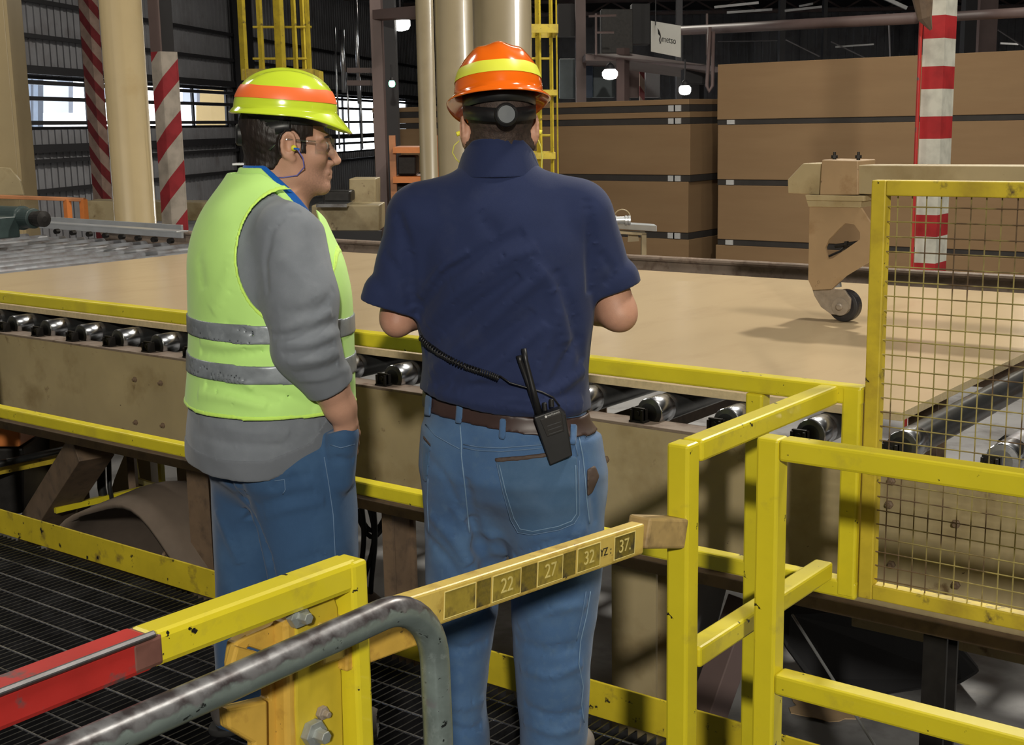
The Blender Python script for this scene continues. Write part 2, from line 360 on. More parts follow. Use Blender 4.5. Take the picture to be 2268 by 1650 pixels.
# outdoors beyond the windows
bm = B(); prism(bm, [W(10, FLZ, -.2), W(74, FLZ, -.2), W(74, FLZ, -40), W(10, FLZ, -40)], (0, 0, -.1)); tag(obj('yard_ground', bm, m_outgrd), kind='structure')
def outbox(name, x0, y0, x1, y1, back, mat, label, cat, th=.4):
    f = wf((x0+x1)/2); D = f+back; bm = B(); cb(bm, x0, y0, x1, y1, D, th)
    return tag(obj(name, bm, mat), label, cat)
outbox('cladding_panel', 40, 120, 152, 250, 8, m_bldg, 'pale grey cladding seen through the left end of the long window', 'wall panel')
outbox('downpipe', 60, 120, 68, 300, 6, m_bldgbar, 'narrow grey upright outside the window, nearest the tan machine frame', 'pipe')
outbox('downpipe', 74, 120, 84, 300, 5, m_bldgbar, 'wider grey upright outside the window, just right of a narrow one', 'pipe')
outbox('downpipe', 127, 120, 145, 180, 6, m_bldgbar, 'short grey upright high behind the window, left of the thin striped column', 'pipe')
outbox('cladding_panel', 434, 150, 516, 345, 3.5, m_outtan, 'tan sheet cladding lit by day beyond the right end of the long window', 'wall panel')
outbox('cladding_panel', 196, 150, 236, 222, 3.5, m_bldg, 'grey sheet outside the window between striped column and round tan column', 'wall panel')
outbox('cladding_panel', 404, 185, 436, 228, 3.5, m_bldg, 'grey sheet outside the window left of the tan daylit cladding', 'wall panel')

# ================================================================ BACKGROUND PLANT
def upr(name, x0, x1, xb0, ytop, ybot, D, mat, label, cat, th=.3, z1=None, z0=None, bev=0):
    """upright member between sights x0..x1 at height ytop"""
    a = at(x0, ytop, D=D); b = at(x1, ytop, D=D); zt_ = z1 if z1 is not None else a.z; zb_ = z0 if z0 is not None else at(x0, ybot, D=D).z
    wv = Vector(R0)*(b-a).dot(Vector(R0)); c = Vector((a.x, a.y, zb_)); q = Vector(F0)*th
    bm = B(); prism(bm, [c, c+wv, c+wv+q, c+q], (0, 0, zt_-zb_))
    return tag(obj(name, bm, mat, bev=bev), label, cat)
# far-left tan press frame
t = thing('machine_column', 'tan steel machine frame rising at the far left edge of the picture', 'machine frame', at(30, 300, D=13.2).to_2d().to_3d()+Vector((0, 0, FLZ)))
a = at(-120, 300, D=13.2); b = at(40, 300, D=13.2); q = Vector(F0)*.5
bm = B(); wv = Vector(R0)*(b-a).dot(Vector(R0)); c = Vector((a.x, a.y, FLZ)); prism(bm, [c, c+wv*.955, c+wv*.955+q, c+q], (0, 0, 7.5)); obj('column_box', bm, m_tan2, t, bev=.008)
bm = B(); c2 = c+wv*.955; prism(bm, [c2, c2+wv*.045, c2+wv*.045+q*.8, c2+q*.8], (0, 0, 7.5)); obj('edge_flange', bm, m_tan2, t)
bm = B(); prism(bm, [at(-60, 366, D=13.1), at(22, 372, D=13.1), at(44, 400, D=13.1), at(52, 432, D=13.1), at(-60, 432, D=13.1)], Vector(F0)*.04); obj('gusset', bm, m_tan, t, bev=.004)
# round tan columns
def rcol(px0, px1, ytop, D, label, mat, z1=CEZ-.02, name='round_column'):
    a = at(px0, 250, D=D); b = at(px1, 250, D=D); r = (b-a).length/2; c = (a+b)/2; bm = B()
    lathe(bm, (c.x, c.y, FLZ), (0, 0, 1), [(r*1.35, 0), (r*1.35, .04), (r, .05), (r, z1-FLZ)], 40)
    o = obj(name, bm, mat, smooth=False); 
    for p in o.data.polygons: p.use_smooth = abs(p.normal.z) < .5
    return tag(o, label, 'column')
rcol(238, 329, 0, 12, 'thick round tan column on the left, in front of the long window', m_tan2)
m_tan3 = M('grey-tan duct paint', (.20, .165, .105), .34, var=.12, scale=1.2, chips=[((.15, .12, .075), 3, .5, .8)], coat=.35)
rcol(927, 966, 0, 10.5, 'slim round tan pipe rising left behind the orange hard hat', m_tan3, name='riser_pipe')
rcol(968, 1052, 0, 11.2, 'round grey-tan duct rising directly behind the orange hard hat', m_tan3, name='riser_pipe')
rcol(1052, 1180, 0, 11.6, 'widest tan duct right behind the orange hard hat', m_tan3, name='riser_pipe')
# striped columns
def hcol(x0, x1, split, D, mat, label, ytop=None, upmat=None, name='striped_column', th=.3):
    t = thing(name, label, 'column', (*at((x0+x1)/2, 300, D=D).to_2d(), FLZ))
    a = at(x0, 300, D=D); s = at(split, 300, Y=a.y); b = at(x1, 300, X=s.x)
    zt_ = CEZ-.02 if ytop is None else at(x0, ytop, D=D).z
    # front flange and the side face turned away
    bm = B(); box(bm, a.x, s.x, a.y, a.y+.02, FLZ, zt_); obj('front_flange', bm, mat, t, origin=(0, 0, 0))
    bm = B(); box(bm, s.x-.02, s.x-.001, a.y+.021, b.y, FLZ, zt_); obj('side_plate', bm, mat, t, origin=(0, 0, 0))
    bm = B(); box(bm, a.x, s.x, b.y+.001, b.y+.02, FLZ, zt_); obj('rear_flange', bm, mat, t, origin=(0, 0, 0))
    if upmat is not None:
        bm = B(); box(bm, a.x, s.x, a.y, a.y+.02, zt_, CEZ-.02); obj('upper_shaft', bm, upmat[0], t)
        bm = B(); box(bm, s.x-.05, s.x-.02, a.y+.021, b.y, zt_, CEZ-.02); obj('upper_web', bm, upmat[1], t)
    return t
hcol(2036, 2106, 2083, 10.0, m_rs, 'tall column banded red and white, behind the conveyor on the right')
t2 = at(2030, 300, D=9.97); bm = B(); tube(bm, [(t2.x, t2.y, FLZ), (t2.x, t2.y, CEZ-.02)], .014, 10)
tag(obj('conduit', bm, m_red), 'thin red conduit up the left side of the red and white banded column', 'conduit')
hcol(346, 401, 368, 14.0, m_diagL, 'column with red and white diagonal bands and a dark upper half, left of the man in the vest', ytop=115, upmat=(m_mauve, m_girt))
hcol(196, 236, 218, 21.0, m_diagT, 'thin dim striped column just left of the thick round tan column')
# yellow caged ladders
def cage(xs, ybot, ytop, D, label, hoops, rungs):
    t = thing('caged_ladder', label, 'ladder', (*at(xs[0][0], 300, D=D).to_2d(), at(xs[0][0], ybot, D=D).z))
    for x, wpx, off in xs:
        a = at(x, ybot, D=D+off); zt_ = CEZ-.05 if ytop is None else at(x, ytop, D=D+off).z
        r = wpx/2905*D/2; bm = B(); box(bm, a.x-r, a.x+r, a.y-r*.6, a.y+r*.6, a.z, zt_); obj('cage_bar', bm, m_yelworn, t)
    for y, x0, x1, h in hoops:
        bm = B(); p0 = at(x0, y, D=D-.02); p1 = at(x1, y, D=D-.02); hh = h/2905*D
        beam(bm, p0, p1, .02, hh); beam(bm, p0, p0+Vector(F0)*.7, .02, hh); beam(bm, p1, p1+Vector(F0)*.7, .02, hh); beam(bm, p0+Vector(F0)*.7, p1+Vector(F0)*.7, .02, hh)
        obj('hoop', bm, m_yelworn, t)
    for y, x0, x1 in rungs:
        bm = B(); tube(bm, [at(x0, y, D=D+.5), at(x1, y, D=D+.5)], .012, 8); obj('rung', bm, m_yelworn, t)
    return t
cage([(543, 15, 0), (582, 12, .5), (624, 20, .1), (657, 10, .5), (676, 9, .6), (687, 9, 0)], 178, None, 13.0, 'yellow caged ladder above the yellow-green hard hat', [(165, 538, 692, 24)], [(130, 560, 690), (60, 560, 690)])
cage([(1163, 10, 0), (1176, 9, .4), (1196, 11, .1), (1224, 7, .2), (1236, 3, .5)], 395, None, 12.3, 'yellow caged ladder right of the orange hard hat', [(63, 1157, 1234, 18), (205, 1163, 1232, 12), (345, 1180, 1228, 14)], [(130, 1165, 1225), (300, 1170, 1225)])
# board packs
def stack(xc, D, rows, xlen, lab, grp, side, bx):
    P = at(xc, 270, D=D); zz = [(at(xc, a, D=D).z, at(xc, b, D=D).z) for a, b in rows]
    zz[-1] = (zz[-1][0], FLZ+.1)
    x0, x1 = (P.x, P.x+xlen) if side > 0 else (P.x-xlen, P.x); y0, y1 = P.y, P.y+1.5
    for i, (za, zb_) in enumerate(zz):
        j = [.012*((i*7) % 3-1) for _ in (0,)][0]
        bm = B(); box(bm, x0+j, x1+j, y0, y1, zb_, za)
        tag(obj('board_pack', bm, m_pack, bev=.006), lab[i], 'board pack', grp)
        zn = zz[i+1][0] if i+1 < len(zz) else FLZ
        bm = B(); box(bm, x0+.0+j, x1+j-.0, y0+.012, y1-.012, zn+.003, zb_-.003)  # dark slab fills the gap, its shade put into the colour
        s = tag(obj('bearer_layer', bm, m_gapshade), 'dark bearer gap under the '+lab[i], 'bearer', 'bearers between board packs')
        for px in bx:
            q = at(px, 300, D=D); bm = B(); box(bm, q.x-.055, q.x+.055, y0-.008, y0+.012, zn+.008, zb_-.008); obj('bearer_end', bm, m_bearend, s)
stack(1590, 17.9, [(143, 265), (277, 397), (410, 529), (542, 650)], 6.0,
      ['topmost long board pack of the right-hand stack', 'board pack second from the top of the right-hand stack', 'board pack third from the top of the right-hand stack', 'bottom board pack of the right-hand stack'],
      'fibreboard packs in the right-hand stack', 1, [1630])
stack(1527, 18.5, [(219, 231), (247, 260), (275, 388), (403, 516), (531, 640)], 6.0,
      ['thin top board pack of the stack behind the navy shirt', 'thin second board pack of the stack behind the navy shirt', 'third board pack down in the stack behind the navy shirt',
       'fourth board pack down in the stack behind the navy shirt', 'bottom board pack of the stack behind the navy shirt'],
      'fibreboard packs in the left-hand stack', -1, [1470, 1488])
# region between: columns, mezzanine, machines
upr('steel_column', 1275, 1297, 0, 0, 260, 24, m_mauve, 'grey-brown column right of the yellow caged ladder', 'column', z1=CEZ-.02, z0=FLZ)
bm = B(); cb(bm, 1236, 8, 1278, 80, 24.6, .4); tag(obj('steel_beam', bm, m_girt), 'dark beam end between the ladder cage and the grey-brown column', 'beam')
t = thing('mezzanine', 'mezzanine floor under the white company sign', 'platform', (*at(1450, 300, D=23).to_2d(), FLZ))
bm = B(); prism(bm, [at(1297, 119, D=23), at(1400, 119, D=23), at(1592, 148, D=21), at(1592, 160, D=21), at(1400, 136, D=23), at(1297, 134, D=23)], Vector(F0)*3); obj('platform_deck', bm, m_mauve, t)
for x, y in ((1374, 106), (1540, 150)):
    a = at(x, y, D=22.9); bm = B(); box(bm, a.x-.08, a.x+.08, a.y, a.y+.16, FLZ, a.z); obj('leg', bm, m_mauve if x < 1500 else m_girt, t)
for x0, y0, x1, y1 in ((1304, 36, 1365, 34), (1318, 72, 1360, 72), (1500, 60, 1575, 62)):
    bm = B(); tube(bm, [at(x0, y0, D=22.5), at(x1, y1, D=22.5)], .02, 6); obj('guard_rail', bm, m_mauve, t)
for x in (1320, 1566):
    bm = B(); tube(bm, [at(x, 30, D=22.5), at(x, 122, D=22.5)], .02, 6); obj('rail_post', bm, m_mauve, t)
for x0, y0, x1, y1, D, mt, nm, lb in ((1332, 20, 1402, 118, 24.5, m_blkmetal, 'control_cabinet', 'black machine block on the mezzanine left of the white sign'),
                          (1400, 8, 1440, 98, 25, m_girt, 'control_cabinet', 'dark machine panel directly left of the white sign'),
                          (1297, 141, 1313, 216, 25, m_blue, 'steel_door', 'narrow dark blue door leaf under the mezzanine'),
                          (1314, 146, 1362, 216, 25.3, m_bluegrey, 'wall_panel', 'blue-grey ribbed panel under the mezzanine behind a lit lamp'),
                          (1390, 150, 1416, 216, 26, m_mauve, 'wall_panel', 'brown panel under the mezzanine left of the small striped post'),
                          (1430, 150, 1462, 216, 26, m_wall, 'wall_panel', 'grey panel under the mezzanine right of the small striped post'),
                          (1240, 130, 1274, 218, 26, m_bluegrey, 'wall_panel', 'grey ribbed panel between ladder cage and grey-brown column'),
                          (1515, 140, 1565, 186, 22, m_girt, 'duct_box', 'dark duct box above the round lamp beside the board packs')):
    bm = B(); cb(bm, x0, y0, x1, y1, D, .4)
    tag(obj(nm, bm, mt, bev=.01), lb, nm.split('_')[-1] if nm != 'control_cabinet' else 'cabinet')
upr('bollard_post', 1417, 1428, 0, 152, 216, 25.5, m_diagT, 'small red and white striped post under the mezzanine', 'post', th=.1, z0=FLZ)
bm = B(); tube(bm, [at(1572, 60, D=21), at(1568, 150, D=21), at(1566, 190, D=21), at(1570, 203, D=21), at(1578, 190, D=21), at(1580, 70, D=21)], .03, 8)
tag(obj('looped_pipe', bm, m_mauve, smooth=True), 'thin looped pipe hanging left of the top board pack', 'pipe')
# company sign
s0, s1, s2, s3 = at(1442, 46, D=20.5), at(1508, 57, D=19.9), at(1508, 127, D=19.9), at(1442, 114, D=20.5)
t = thing('hanging_sign', 'white hanging sign with black swoosh emblem and lettering', 'sign', s3)
bm = B(); prism(bm, [s0, s1, s2, s3], Vector(F0)*.03); obj('sign_board', bm, m_white, t)
ex = (s1-s0).normalized(); wdt = (s1-s0).length; cen = (s0+s1+s2+s3)/4; ez = Vector((0, 0, 1)); ey = ez.cross(ex)
def smat(u, v, off=-.004): 
    o = cen+ex*u+ez*v-ey*(-off if False else 0)+Vector(-F0)*.004
    return Matrix(((ex.x, 0, -ey.x, o.x), (ex.y, 0, -ey.y, o.y), (ex.z, 1, -ey.z, o.z), (0, 0, 0, 1)))
me = text('lettering', 'metso', .135, smat(.075, -.01), m_ink, t)
link_mesh('lettering', me, m_ink, t, cen)
def swoosh(u0, v0, rad, a0, a1, wmax, n=14):
    pa, pb = [], []
    for i in range(n+1):
        k = i/n; a = R(a0+(a1-a0)*k); ww = wmax*math.sin(math.pi*min(.98, max(.02, k)))
        pa.append((u0+(rad+ww)*math.cos(a), v0+(rad+ww)*math.sin(a))); pb.append((u0+(rad-ww)*math.cos(a), v0+(rad-ww)*math.sin(a)))
    return pa+pb[::-1]
bm = B()
for pl in (swoosh(-.09, -.03, .062, 115, 250, .011), swoosh(-.175, -.03, .062, 65, -75, .008), [(-.20, .135), (-.165, .11), (-.13, .06), (-.115, .015), (-.15, .03), (-.185, .05)]):
    pl = [Vector(cen)+ex*u+ez*v for u, v in pl]; prism(bm, [p-Vector(F0)*.006 for p in pl], Vector(F0)*.008)
obj('emblem', bm, m_ink, t)
for x in (1452, 1498):
    bm = B(); p = at(x, 50, D=20.2); tube(bm, [(p.x, p.y, p.z-.04), (p.x, p.y, CEZ)], .008, 6); obj('hanger_rod', bm, m_girt, t)
# lamps that are lit
def hb(px, py, wpx, hpx, D, mat, label, name='high_bay_lamp', top=None):
    p = at(px, py, D=D); r = wpx/2905*D/2; h = hpx/2905*D; t = thing(name, label, 'lamp', p)
    bm = B(); lathe(bm, p+Vector((0, 0, -h/2)), (0, 0, 1), [(r*.2, 0), (r*.8, h*.12), (r, h*.4), (r, h*.75), (r*.7, h)], 24); o = obj('lamp_lens', bm, mat, t, smooth=True)
    bm = B(); lathe(bm, p+Vector((0, 0, h/2)), (0, 0, 1), [(r*.7, 0), (r*.5, h*.4), (r*.2, h*.6)], 16); tube(bm, [p+Vector((0, 0, h)), (p.x, p.y, CEZ if top is None else top)], .012, 6); obj('lamp_housing', bm, m_girt, t)
hb(887, 54, 42, 28, 17, m_lamp, 'lit oval lamp near the top, between the two men')
hb(1351, 165, 33, 22, 22, m_lamp, 'lit lamp hanging under the mezzanine in front of the blue-grey panel', top=2.6)
hb(1517, 200, 26, 20, 20.5, m_lamp, 'lit lamp low above the thin top packs, left of the tall stack', top=2.55)
hb(868, 186, 14, 14, 15, m_lampg, 'small green signal lamp between the two men', 'signal_lamp', top=2.3)
# far columns and pipes over the right-hand stack
for x0, x1, D, mt, lb in ((1729, 1741, 38, m_girt, 'thin black column behind the tall stack, left one'), (1826, 1834, 44, m_girt, 'thin dark column behind the tall stack, middle'),
                          (2140, 2166, 30, m_girt, 'black column behind the stack right of the banded column'), (2172, 2212, 31, m_mauve, 'wide mauve column behind the stack right of the banded column'),
                          (1500, 1512, 33, m_girt, 'thin black column right of the white sign')):
    upr('steel_column', x0, x1, 0, 0, 300, D, mt, lb, 'column', z1=CEZ-.02, z0=FLZ)
bm = B(); tube(bm, [at(1508, 68, D=22), at(2030, 40, D=17.5)], .075, 14); tag(obj('overhead_pipe', bm, m_mauve, smooth=True), 'long mauve pipe running level above the tall board stack', 'pipe')
bm = B(); tube(bm, [at(2118, 36, D=17), at(2300, 26, D=15.5)], .06, 14); tag(obj('overhead_pipe', bm, m_mauve, smooth=True), 'mauve pipe running right from the banded column near the top edge', 'pipe')
bm = B(); tube(bm, [at(2040, -40, D=9.7), at(2048, 40, D=9.7), at(2062, 66, D=9.7)], [.09, .05, .01], 10); tag(obj('cable_tail', bm, m_tandark), 'brown strap end hanging over the top of the banded column', 'strap')
m_streak = M('pale roof tube', (.35, .35, .36), .4, metal=.5)  # pale bars stand in for streaks of light under the roof
for i, (x0, y0, x1, y1, D) in enumerate(((1582, 16, 1680, 6, 34), (1610, 28, 1710, 21, 36), (1738, 24, 1820, 15, 36), (1960, -4, 2008, 18, 24), (1850, 104, 1935, 98, 50), (2215, 96, 2255, 98, 45), (1770, 14, 1800, 8, 40))):
    bm = B(); beam(bm, at(x0, y0, D=D), at(x1, y1, D=D), .06, .06)
    tag(obj('roof_tube', bm, m_streak), ['pale roof tube, leftmost near the top edge above the stack', 'pale roof tube just under the leftmost one', 'pale roof tube right of the thin black column', 'bright fluorescent tube left of the banded column', 'faint low tube above the middle of the tall stack', 'faint tube right of the wide mauve column', 'short pale tube at the top edge right of the black column'][i], 'tube')
m_thin = M('grey brace rod', (.15, .14, .15), .5)
for i, (x0, y0, x1, y1, D) in enumerate(((1740, 88, 1815, 125, 38), (1840, 92, 1915, 128, 40), (2210, 66, 2268, 104, 36), (1968, 30, 1972, 128, 30), (1590, 92, 1730, 90, 45))):
    bm = B(); tube(bm, [at(x0, y0, D=D), at(x1, y1, D=D)], .02, 6)
    tag(obj('brace_rod', bm, m_thin), ['slanted brace rod right of the thin black column', 'slanted brace rod behind the middle of the stack top', 'slanted brace rod at the right edge above the stack', 'upright thin rod left of the banded column', 'level rod above the left end of the tall stack'][i], 'rod')
# region between the men
upr('steel_column', 819, 843, 0, 22, 520, 16, m_mauve, 'mauve-brown column between the two men', 'column', z0=FLZ, z1=3.4)
upr('steel_column', 845, 872, 0, 0, 520, 16.3, m_girt, 'black column just right of the mauve-brown one between the men', 'column', z1=CEZ-.02, z0=FLZ)
bm = B(); prism(bm, [at(825, 22, D=16), at(925, 12, D=15.2), at(925, 38, D=15.2), at(825, 42, D=16)], Vector(F0)*.3); tag(obj('cross_beam', bm, m_mauve), 'mauve-brown cross beam above the oval lamp', 'beam')
for i, (x, y0, y1, wpx) in enumerate(((741, 60, 330, 4), (757, 66, 205, 11), (787, 0, 230, 8), (768, 160, 300, 4), (797, 170, 330, 4))):
    bm = B(); a = at(x, y0, D=17); b2 = at(x, y1, D=17); tube(bm, [(a.x, a.y, a.z), (a.x, a.y, b2.z)], wpx/2905*17/2, 10)
    tag(obj('process_pipe', bm, m_steel, smooth=True), ['thinnest steel pipe right of the yellow-green hard hat', 'thick shiny steel pipe right of the yellow ladder cage', 'tall shiny pipe left of the mauve-brown column', 'short thin pipe low beside the thick shiny pipe', 'thin pipe against the mauve-brown column'][i], 'pipe')
t = thing('pipe_rack', 'mauve pipe support arms left of the mauve-brown column', 'bracket', at(790, 150, D=16.6))
for y in (150, 178):
    bm = B(); cb(bm, 768, y, 820, y+11, 16.6, .2); obj('arm', bm, m_mauve, t)
t = thing('pallet_rack', 'orange rack shelves between the men, right of the black column', 'rack', (*at(900, 400, D=15).to_2d(), FLZ))
for y in (326, 392):
    bm = B(); cb(bm, 870, y, 960, y+13, 15, 1.0); obj('shelf_beam', bm, m_orange, t)
for x in (868, 962):
    bm = B(); vbox(bm, x, 300, 700, 15.1, .07, .07); o = obj('upright', bm, m_orangew, t)
for i, (x0, y0, x1, y1) in enumerate(((880, 345, 922, 388), (876, 408, 940, 470))):
    bm = B(); cb(bm, x0, y0, x1, y1, 15.3, .5); tag(obj('storage_bin', bm, m_blkmetal, bev=.02), ['black bin on the upper orange shelf', 'black bin on the lower orange shelf'][i], 'bin')
t = thing('workbench', 'tan cabinet bench behind the face of the man in the vest', 'bench', (*at(790, 500, D=13).to_2d(), FLZ))
bm = B(); cb(bm, 773, 396, 832, 462, 13.3, .5); obj('cabinet_box', bm, m_tan, t, bev=.01)
bm = B(); cb(bm, 690, 455, 840, 512, 12.6, .6); obj('base_unit', bm, m_tan, t, bev=.01)
bm = B(); cb(bm, 700, 452, 768, 459, 12.4, .5); obj('steel_top', bm, m_steel, t)
bm = B(); cb(bm, 715, 424, 776, 448, 12.8, .4); tag(obj('gear_unit', bm, m_blkmetal, bev=.02), 'dark machine part resting on the tan bench', 'machine')  # dark base of a machine, set on the bench
bm = B(); cb(bm, 650, 512, 845, 560, 12.5, .1); tag(obj('kick_plate', bm, m_girt), 'dark base plate below the tan bench', 'plate')
# far side left: tan ledge, orange rail, motor
bm = B(); prism(bm, [at(190, 445, D=17), at(560, 450, D=17), at(560, 486, D=17), at(190, 494, D=17)], Vector(F0)*.5); tag(obj('low_wall', bm, m_tan, bev=.01), 'low tan barrier behind the round tan column', 'barrier')
t = thing('orange_railing', 'worn orange handrail at the left edge above the dark green motor', 'railing', (*at(160, 480, D=12).to_2d(), at(160, 492, D=12).z))
bm = B(); prism(bm, [at(-120, 428, D=12), at(185, 439, D=12), at(185, 447, D=12), at(-120, 436, D=12)], Vector(F0)*.08); obj('top_rail', bm, m_orangew, t, bev=.004)
for x in (143, 179):
    bm = B(); a = at(x, 442, D=12); z0 = at(x, 494, D=12).z; box(bm, a.x-.028, a.x+.028, a.y, a.y+.05, z0, a.z); obj('post', bm, m_orange, t)
t = thing('drive_motor', 'dark green electric motor at the left edge beside the bare rollers', 'motor', at(60, 505, D=9.9))
p0, p1 = at(-40, 478, D=10.2), at(76, 484, D=9.8)
bm = B(); ax = (p1-p0).normalized(); ln = (p1-p0).length; lathe(bm, p0, ax, [(.07, 0), (.085, .02), (.085, ln*.75), (.09, ln*.76), (.09, ln*.8), (.075, ln*.82), (.075, ln), (.02, ln+.01)], 28); obj('motor_body', bm, m_green, t, smooth=False, bev=.004)
bm = B(); lathe(bm, p1, ax, [(.055, 0), (.055, .05), (.06, .06), (.06, .12), (.02, .13)], 20); obj('gear_head', bm, m_blkmetal, t)
bm = B(); box(bm, p1.x-.35, p1.x-.12, p1.y-.3, p1.y-.05, p1.z-.14, p1.z+.02); obj('mounting_foot', bm, m_green, t, bev=.01)
# ================================================================ BOARD CONVEYOR
YF = 3.36
conv = thing('board_conveyor', 'tan framed roller conveyor carrying the large fibreboard sheet', 'conveyor', (-3, 5, FLZ))
bm = B(); box(bm, -13, .6, YF, YF+.012, .285, .70); obj('side_beam', bm, m_tan, conv, bev=.002)
bm = B(); box(bm, -13, .6, YF-.002, YF+.09, .695, .705); obj('top_flange', bm, m_rust, conv, bev=.002)
bm = B(); box(bm, -13, .6, YF-.03, YF+.12, .245, .285); obj('bottom_flange', bm, m_tandark, conv, bev=.003)
bm = B(); box(bm, -9.2, 3, 6.50, 6.56, .70, .845); tube(bm, [(-9.2, 6.50, .845), (3, 6.50, .845)], .018, 10); obj('far_rail', bm, m_rust, conv)
bm = B(); box(bm, -13, 3, 6.56, 6.62, .28, .69); obj('far_beam', bm, m_tandark, conv)
q0, q1 = at(90, 505, Z=.83), at(404, 522, Z=.83)
bm = B(); beam(bm, at(88, 492, Z=.87), at(404, 513, Z=.87), .02, .10); beam(bm, at(88, 492, Z=.92), at(404, 513, Z=.92), .10, .012); obj('guide_channel', bm, m_alu, conv, bev=.002)
for i in range(8):
    p = at(130+i*36, 512+i*3.0, Z=.85); bm = B(); lathe(bm, p, (0.2, -1, 0), [(.02, 0), (.02, .04)], 8); obj('channel_bolt', bm, m_blkmetal, conv)
# bolts in the beam face
for px, py in ((300, 840), (357, 848), (302, 935), (362, 942), (1343, 1017), (1975, 1065), (1970, 1117), (1975, 1250), (2118, 1160), (2118, 1295)):
    p = at(px, py, Y=YF); bm = B(); lathe(bm, p, (0, -1, 0), [(.012, 0), (.012, .006), (.006, .008), (.006, .016)], 6); obj('beam_bolt', bm, m_tandark, conv)
roll = None; k = 0
for i in range(46):
    x = .06-.27*i
    dark = x > -7.3 and x < -1.2  # rollers under the sheet get darker steel, shade put into the colour
    if roll is None:
        bm = B(); lathe(bm, (x, 3.42, .73), (0, 1, 0), [(.030, 0), (.043, .004), (.044, .10), (.044, 3.02), (.03, 3.03)], 24)
        roll = obj('roller', bm, m_rollshade, conv, origin=(x, 3.42, .73))
        for p in roll.data.polygons: p.use_smooth = abs(p.normal.y) < .5
        bm = B(); lathe(bm, (x, 3.425, .73), (0, 1, 0), [(.0435, 0), (.0455, .002), (.0455, .085), (.0435, .087)], 24); e = obj('roller_sleeve', bm, m_steel, roll, origin=(x, 3.42, .73))
        for p in e.data.polygons: p.use_smooth = abs(p.normal.y) < .5
        bm = B(); box(bm, x-.040, x+.004, 3.385, 3.395, .705, .750); box(bm, x-.044, x+.010, 3.375, 3.41, .705, .711); box(bm, x-.040, x-.034, 3.375, 3.41, .705, .745)
        box(bm, x-.002, x+.004, 3.375, 3.41, .705, .745); lathe(bm, (x-.018, 3.385, .732), (0, -1, 0), [(.009, 0), (.009, .006)], 8); obj('roller_bracket', bm, m_blkmetal, roll, origin=(x, 3.42, .73))
        mgrey = roll.data.copy(); mgrey.materials.clear(); mgrey.materials.append(m_rollgrey); roll.data = mgrey; mshade = mgrey.copy(); mshade.materials.clear(); mshade.materials.append(m_rollshade)
        base = roll.location.copy()
    else:
        o = copy_tree(roll, conv, base+Vector((-.27*i, 0, 0))); o.data = mshade if dark else mgrey
# legs and braces of the conveyor
def leg(xa, xb, y0, y1, mat=m_tandark, parent=conv, name='leg', z1=.245):
    bm = B(); box(bm, xa, xb, y0, y0+.012, FLZ, z1); box(bm, xa, xb, y1-.012, y1, FLZ, z1); xm = (xa+xb)/2; box(bm, xm-.006, xm+.006, y0+.013, y1-.013, FLZ, z1)
    return obj(name, bm, mat, parent)
leg(-2.20, -2.035, YF+.0, YF+.15, m_tan)
for px0, px1 in ((432, 474), (858, 880)):
    a = at(px0, 1150, Y=3.4).x; b = at(px1, 1150, Y=3.4).x; leg(a, b, 3.37, 3.5)
a = at(2052, 1450, Y=3.4).x; b = at(2104, 1450, Y=3.4).x; leg(a, b, 3.37, 3.47, m_blkmetal)
for xa in (-9, -6.6, -4.5, -2.4, -.6): leg(xa, xa+.15, 6.45, 6.6)
bm = B(); beam(bm, at(205, 985, Y=3.5), at(75, 1185, Y=3.7), .17, .14); obj('diagonal_brace', bm, m_tandark, conv, bev=.003)
bm = B(); beam(bm, at(165, 1040, Y=4.1), at(182, 1240, Y=4.1), .1, .1, up=(0, 1, 0)); obj('diagonal_brace', bm, m_tandark, conv, bev=.003)
for x in (-8.0, -5.0, -2.9, -1.3):
    bm = B(); box(bm, x-.05, x+.05, 3.45, 6.5, .30, .42); obj('cross_member', bm, m_tandark, conv, bev=.003)
# the sheet
bm = B(); box(bm, -7.15, -1.335, 3.535, 6.29, .776, .802)
t = obj('fibreboard_sheet', bm, m_mdf, bev=.001); tag(t, 'huge smooth tan fibreboard sheet lying on the rollers', 'board')
me = t.data; me.materials.append(m_mdfedge)
for p in me.polygons:
    if abs(p.normal.z) < .5: p.material_index = 1

# hold-down carriage with caster wheel
YW = 5.06
g = thing('press_carriage', 'tan overhead beam with hanging bracket and black caster wheel on the board', 'machine arm', (-2.18, YW, .8))
bm = B(); a, b = at(1900, 366, Y=YW-.06), at(1900, 430, Y=YW-.06); box(bm, a.x, 3.0, YW-.06, YW+.1, b.z, a.z); obj('cross_beam', bm, m_tan, g, bev=.004)
bm = B(); prism(bm, [at(1778, 362, Y=YW-.05), at(1825, 362, Y=YW-.05), at(1825, 432, Y=YW-.05), at(1745, 428, Y=YW-.05), at(1744, 398, Y=YW-.05)], (0, .14, 0)); obj('beam_nose', bm, m_tan, g, bev=.004)
bm = B(); prism(bm, [at(1820, 354, Y=YW-.07), at(1900, 356, Y=YW-.07), at(1900, 432, Y=YW-.07), at(1815, 432, Y=YW-.07)], (0, .18, 0)); obj('clamp_block', bm, m_tanb, g, bev=.004)
bm = B(); prism(bm, [at(1783, 432, Y=YW-.08), at(1912, 434, Y=YW-.08), at(1912, 446, Y=YW-.08), at(1786, 444, Y=YW-.08)], (0, .2, 0)); prism(bm, [at(1786, 444, Y=YW-.075), at(1908, 446, Y=YW-.075), at(1906, 460, Y=YW-.075), at(1790, 458, Y=YW-.075)], (0, .19, 0)); obj('mounting_flange', bm, m_tan, g, bev=.002)
